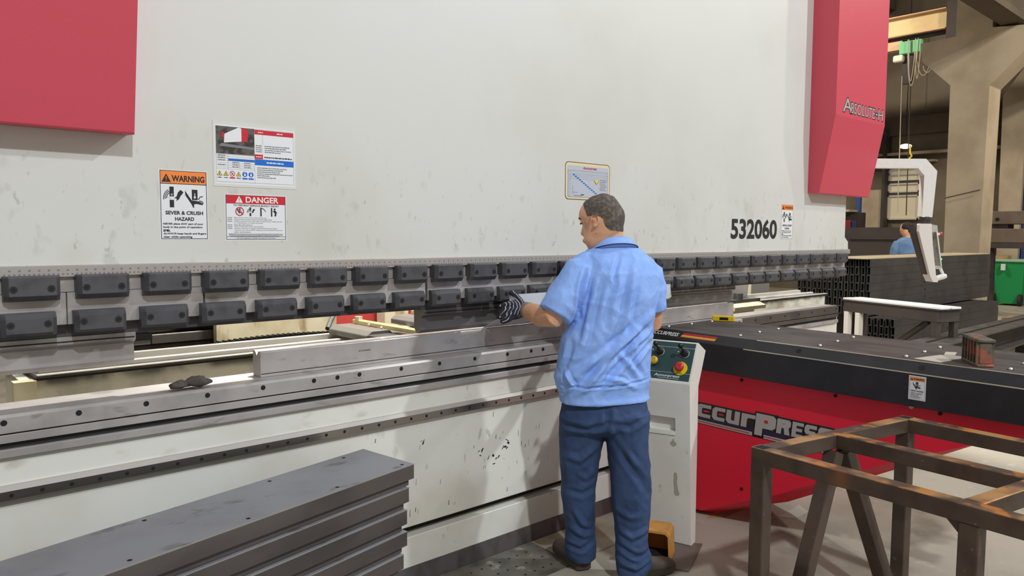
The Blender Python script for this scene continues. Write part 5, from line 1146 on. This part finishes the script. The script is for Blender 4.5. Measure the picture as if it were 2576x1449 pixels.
shirt = folds(shirt, [(p_, A*1.2, w_*.9) for p_, A, w_ in SHIRT_FOLDS], PO, PR, PF, ridge=((5.5, .0045, .8), (11, .0028, -.6)), calm=(.80, .89))
SHI = put('shirt', shirt, 'shirt', WK)
# collar: folded band standing around the neck, higher at the back
bk = Vector((math.sin(PHI), -math.cos(PHI)))      # back direction in (u, f)
def col(r, z0, rise, k, n=40):
    t = 2*PI*k/n; u, f = math.cos(t), math.sin(t); c_ = u*.42 + f*-.907
    return Hh(.008 + r*1.0*u + .01*max(0, u), -.006 + r*.93*f, z0 + rise*c_)
b = MB(); n = 40
prof = [(.066, 1.440, .026), (.0655, 1.470, .030), (.069, 1.474, .030), (.079, 1.466, .030), (.093, 1.450, .030), (.0975, 1.444, .030), (.092, 1.438, .028), (.075, 1.432, .024)]
b.loft([[col(r, z, e, k) for k in range(n)] for r, z, e in prof] + [[col(*prof[0], k) for k in range(n)]], 0, False, True)
put('collar', b, 'shirt', SHI)
b = MB(); b.tube([col(.0985, 1.4425, .030, k) for k in range(19, 42)], .0024, 6); put('collar_seam', b, 'seam', SHI)
b = MB(); b.tube([Hh(-.196, -.075, .842), Hh(-.190, -.098, .83), Hh(-.172, -.112, .826)], [.012, .015, .010], 8); put('waist_tab', b, 'shirt', SHI)
# --- trousers
b = MB()
b.loft([ring(u, f, z, widen(W_, q, math.radians(15)), q, math.radians(15), p=2.3) for z, u, W_, q, f in ((.86, -.018, .160, .090, 0), (.81, -.018, .170, .098, 0), (.785, -.018, .178, .106, 0), (.755, -.018, .187, .112, 0), (.72, -.018, .193, .118, 0), (.67, -.018, .188, .108, 0), (.645, -.016, .12, .07, 0))][::-1])
LG = [(.74, -.108, .0, .097, .108), (.66, -.112, .004, .099, .104), (.60, -.114, .01, .097, .098), (.53, -.121, .018, .088, .092), (.44, -.126, .026, .080, .084), (.35, -.127, .034, .075, .078), (.26, -.121, .042, .069, .074), (.17, -.116, .050, .066, .072), (.11, -.116, .056, .071, .078), (.075, -.117, .060, .071, .080), (.048, -.108, .066, .060, .076)]
RG = [(.74, .078, .012, .104, .108), (.66, .082, .012, .098, .104), (.60, .087, .010, .093, .098), (.53, .095, .008, .091, .092), (.44, .103, .004, .087, .086), (.35, .107, 0, .084, .080), (.26, .110, -.006, .078, .076), (.17, .112, -.012, .073, .074), (.11, .120, -.018, .078, .080), (.07, .123, -.022, .078, .080), (.035, .112, -.030, .064, .074)]
for G in (LG, RG): b.loft([ring(u, f, z, a, q, 0, p=2.2) for z, u, f, a, q in G][::-1])
tr = remesh(b, 0.0055, 5); tr = folds(tr, TROUSER_FOLDS, PO, PR, PF, rough=((9, .005), (26, .003), (50, .0012)), seed=5.0, ridge=((6, .003, .9),))
put('trousers', tr, 'trouser', WK)
# --- shoes
def shoe(heel, toe, lift=0.0):
    hv = Vector((*heel, 0)); tv = Vector((*toe, 0)); d_ = (tv-hv); L_ = d_.length; d_.normalize(); s_ = Vector((-d_.y, d_.x, 0))
    def S(x, y, z): q = hv + d_*x + s_*y; return Hh(q.x, q.y, z+lift)
    b = MB(); rg = []
    for x, w_, h_ in ((0.0, .026, .062), (.012, .036, .082), (.05, .041, .092), (.10, .043, .088), (.15, .047, .070), (.20, .050, .056), (.245, .044, .048), (.27, .028, .040), (.279, .012, .030)):
        x = x/.279*L_; rg.append([S(x, w_*math.copysign(abs(math.cos(t))**.8, math.cos(t)), max(.022, .022+(h_-.022)*max(0, math.sin(t))**.75) if math.sin(t) > 0 else .022+.006*math.sin(t)) for t in [2*PI*k/20 for k in range(20)]])
    b.loft(rg); up_ = put('shoe', b, 'shoe', WK)
    b = MB(); out = []
    for x, w_ in ((-.003, .022), (.006, .036), (.05, .044), (.10, .045), (.15, .050), (.20, .053), (.245, .047), (.272, .030), (.283, .012)):
        out.append((x/.279*L_, w_))
    pts = [(x, w_) for x, w_ in out] + [(x, -w_) for x, w_ in out[::-1]]
    b.prism([S(x, y, 0.0) for x, y in pts], (0, 0, .0005), (0, 0, .024)); b.bevel(.003, 2); put('shoe_sole', b, 'sole', up_)
shoe((-.095, .028), (-.228, .268), .0075); shoe((.075, -.045), (.300, .105), .0115)
# --- gloves gripping the front flange of the workpiece
def glove(X0, mirror, elbow):
    """X0: where along the sheet the palm sits; fingers point along -X (mirror = 1) or +X (mirror = -1)."""
    s = mirror
    def G(x, y, z): return Vector((X0 - s*x, 2.5105 - y, z))        # x toward the finger tips, y out from the flange toward the worker
    b = MB()
    b.loft([[G(x, .027+wy*math.sin(t), 1.172+hz*math.cos(t)) for t in [2*PI*k/18 for k in range(18)]] for x, wy, hz in ((-.062, .024, .030), (-.045, .025, .034), (-.015, .0245, .042), (.018, .023, .045), (.034, .018, .042))])
    for i, (z0, z1, z2, ln) in enumerate(((1.205, 1.200, 1.192, 1.0), (1.184, 1.174, 1.164, 1.08), (1.162, 1.149, 1.140, 1.02), (1.143, 1.128, 1.120, .82))):
        b.tube([G(.016, .027, z0), G(.040*ln, .030, z0-.003), G(.062*ln, .022, z1), G(.074*ln, .004, z2), G(.070*ln, -.012, z2-.002)], [.0125, .0125, .0115, .0105, .009], 12)
    b.tube([G(-.030, .030, 1.190), G(-.010, .034, 1.212), G(.006, .026, 1.233), G(.013, .006, 1.2475), G(.014, -.008, 1.243)], [.0155, .0145, .013, .0115, .009], 12)
    me = remesh(b, 0.0028, 2)
    me.materials.append(M['glove']); me.materials.append(M['glove_white'])
    mi = []
    for p in me.polygons:
        q = p.center; x = s*(X0-q.x); y = 2.5105-q.y
        v = (x - .9*abs(q.z-1.185)**1.35*(1.6 if q.z < 1.185 else 1.1) + .004*math.sin(q.z*90)) / .0165
        mi.append(1 if (v % 1.0) < .17 and q.z > 1.135 + .02*math.sin(x*60) and y > .004 else 0)
    g = put('glove', me, [], WK); g.data.polygons.foreach_set('material_index', mi)
    w0 = G(-.040, .028, 1.171); dv = (elbow-w0).normalized()
    c_ = MB(); c_.tube([w0, w0+dv*.006, w0+dv*.030, w0+dv*.052, w0+dv*.056], [.030, .0355, .0365, .0385, .036], 24); put('glove_cuff', c_, 'cuff', g)
    return g
glove(2.280, 1, Hh(-.236, -.135, 1.158))
glove(2.90, -1, Hh(.19, .11, 1.12))
# --- the sheet being bent
WP = thing('workpiece', (2.85, 2.6, 1.08), 'bright folded sheet metal strip held at the punch by the worker', 'sheet metal')
b = MB(); prof = [(2.697, 1.0705), (2.515, 1.158), (2.5125, 1.238), (2.5145, 1.238), (2.5172, 1.1592), (2.698, 1.0722)]
b.prism([(0, y, z) for y, z in prof], (2.262, 0, 0), (3.462, 0, 0)); put('folded_strip', b, 'sheet', WP)
b = MB(); b.prism([(3.462, 2.5145, 1.236), (3.462, 2.5160, 1.160), (3.51, 2.54, 1.165), (3.50, 2.54, 1.19)], (0, -.002, 0), (0, 0, 0)); put('end_flap', b, 'sheet', WP)

# ---- second worker, far back
O2 = Vector((14.05, 5.20, 0)); F2 = Vector((math.cos(math.radians(40)), math.sin(math.radians(40)), 0)); R2 = Vector((F2.y, -F2.x, 0))
def H2(u, f, z): return O2 + R2*u + F2*f + TZ*z
P2 = thing('person', tuple(O2), 'distant person in a blue shirt standing behind the tube stacks', 'person')
b = MB()
b.loft([ring(-.02-.006*(z-1.6)/.1, 0, z, a, q, 0, H=H2) for z, a, q in ((1.745, .02, .02), (1.735, .055, .05), (1.70, .085, .072), (1.65, .094, .078), (1.60, .093, .076), (1.56, .088, .07), (1.53, .07, .06), (1.51, .04, .04))][::-1])
b.ell(H2(-.118, .0, 1.605), (.016, .012, .02)); b.tube([H2(-.01, 0, 1.56), H2(0, -.005, 1.44)], [.055, .065], 16)
b.loft([ring(0, 0, z, a, q, 0, H=H2) for z, a, q in ((1.47, .08, .06), (1.42, .16, .085), (1.30, .165, .10), (1.1, .16, .10), (.9, .16, .10))][::-1])
for s in (-1, 1):
    b.tube([H2(s*.17, 0, 1.40), H2(s*.22, -.02, 1.18), H2(s*.24, .05, 1.0), H2(s*.235, .06, .92)], [.048, .042, .036, .03], 12); b.ell(H2(s*.235, .07, .86), (.03, .02, .055))
    b.tube([H2(s*.085, 0, .92), H2(s*.09, .02, .5), H2(s*.09, 0, .06)], [.08, .055, .04], 12)
    b.ell(H2(s*.098-.02, -.01, 1.615), (.008, .014, .026))
put('body', remesh(b, .012, 2), 'skin', P2)
b = MB(); b.loft([ring(-.012, -.012, z, a, q, 0, H=H2) for z, a, q in ((1.757, .02, .02), (1.745, .06, .055), (1.705, .092, .078), (1.66, .10, .083), (1.63, .09, .075))][::-1]); b.loft([ring(.03, -.03, z, a, q, 0, H=H2) for z, a, q in ((1.68, .06, .06), (1.60, .06, .06), (1.57, .045, .05))][::-1]); put('hair', remesh(b, .01, 1), 'brow', P2)
M['shirt_far'] = mat('faded_blue_shirt', c(104, 136, 176), 0.85, var=c(88, 116, 156), vscale=6)
b = MB(); b.loft([ring(0, 0, z, a, q, 0, H=H2) for z, a, q in ((1.49, .085, .075), (1.45, .15, .10), (1.40, .19, .11), (1.25, .195, .125), (1.05, .19, .125), (.86, .195, .125))][::-1])
for s in (-1, 1): b.tube([H2(s*.15, 0, 1.41), H2(s*.205, -.01, 1.30), H2(s*.225, -.02, 1.17)], [.062, .064, .062], 14)
put('shirt', remesh(b, .012, 2), 'shirt_far', P2)
b = MB()
for s in (-1, 1): b.tube([H2(s*.085, 0, .92), H2(s*.09, .02, .5), H2(s*.09, 0, .05)], [.10, .08, .075], 14)
put('trousers', remesh(b, .012, 2), 'trouser', P2)
for s in (-1, 1):
    b = MB(); b.ell(H2(s*.09, .05, .04), (.05, .12, .04), 14, 8, 0, Matrix.Rotation(math.radians(-50), 4, 'Z')); put('shoe', b, 'shoe', P2)
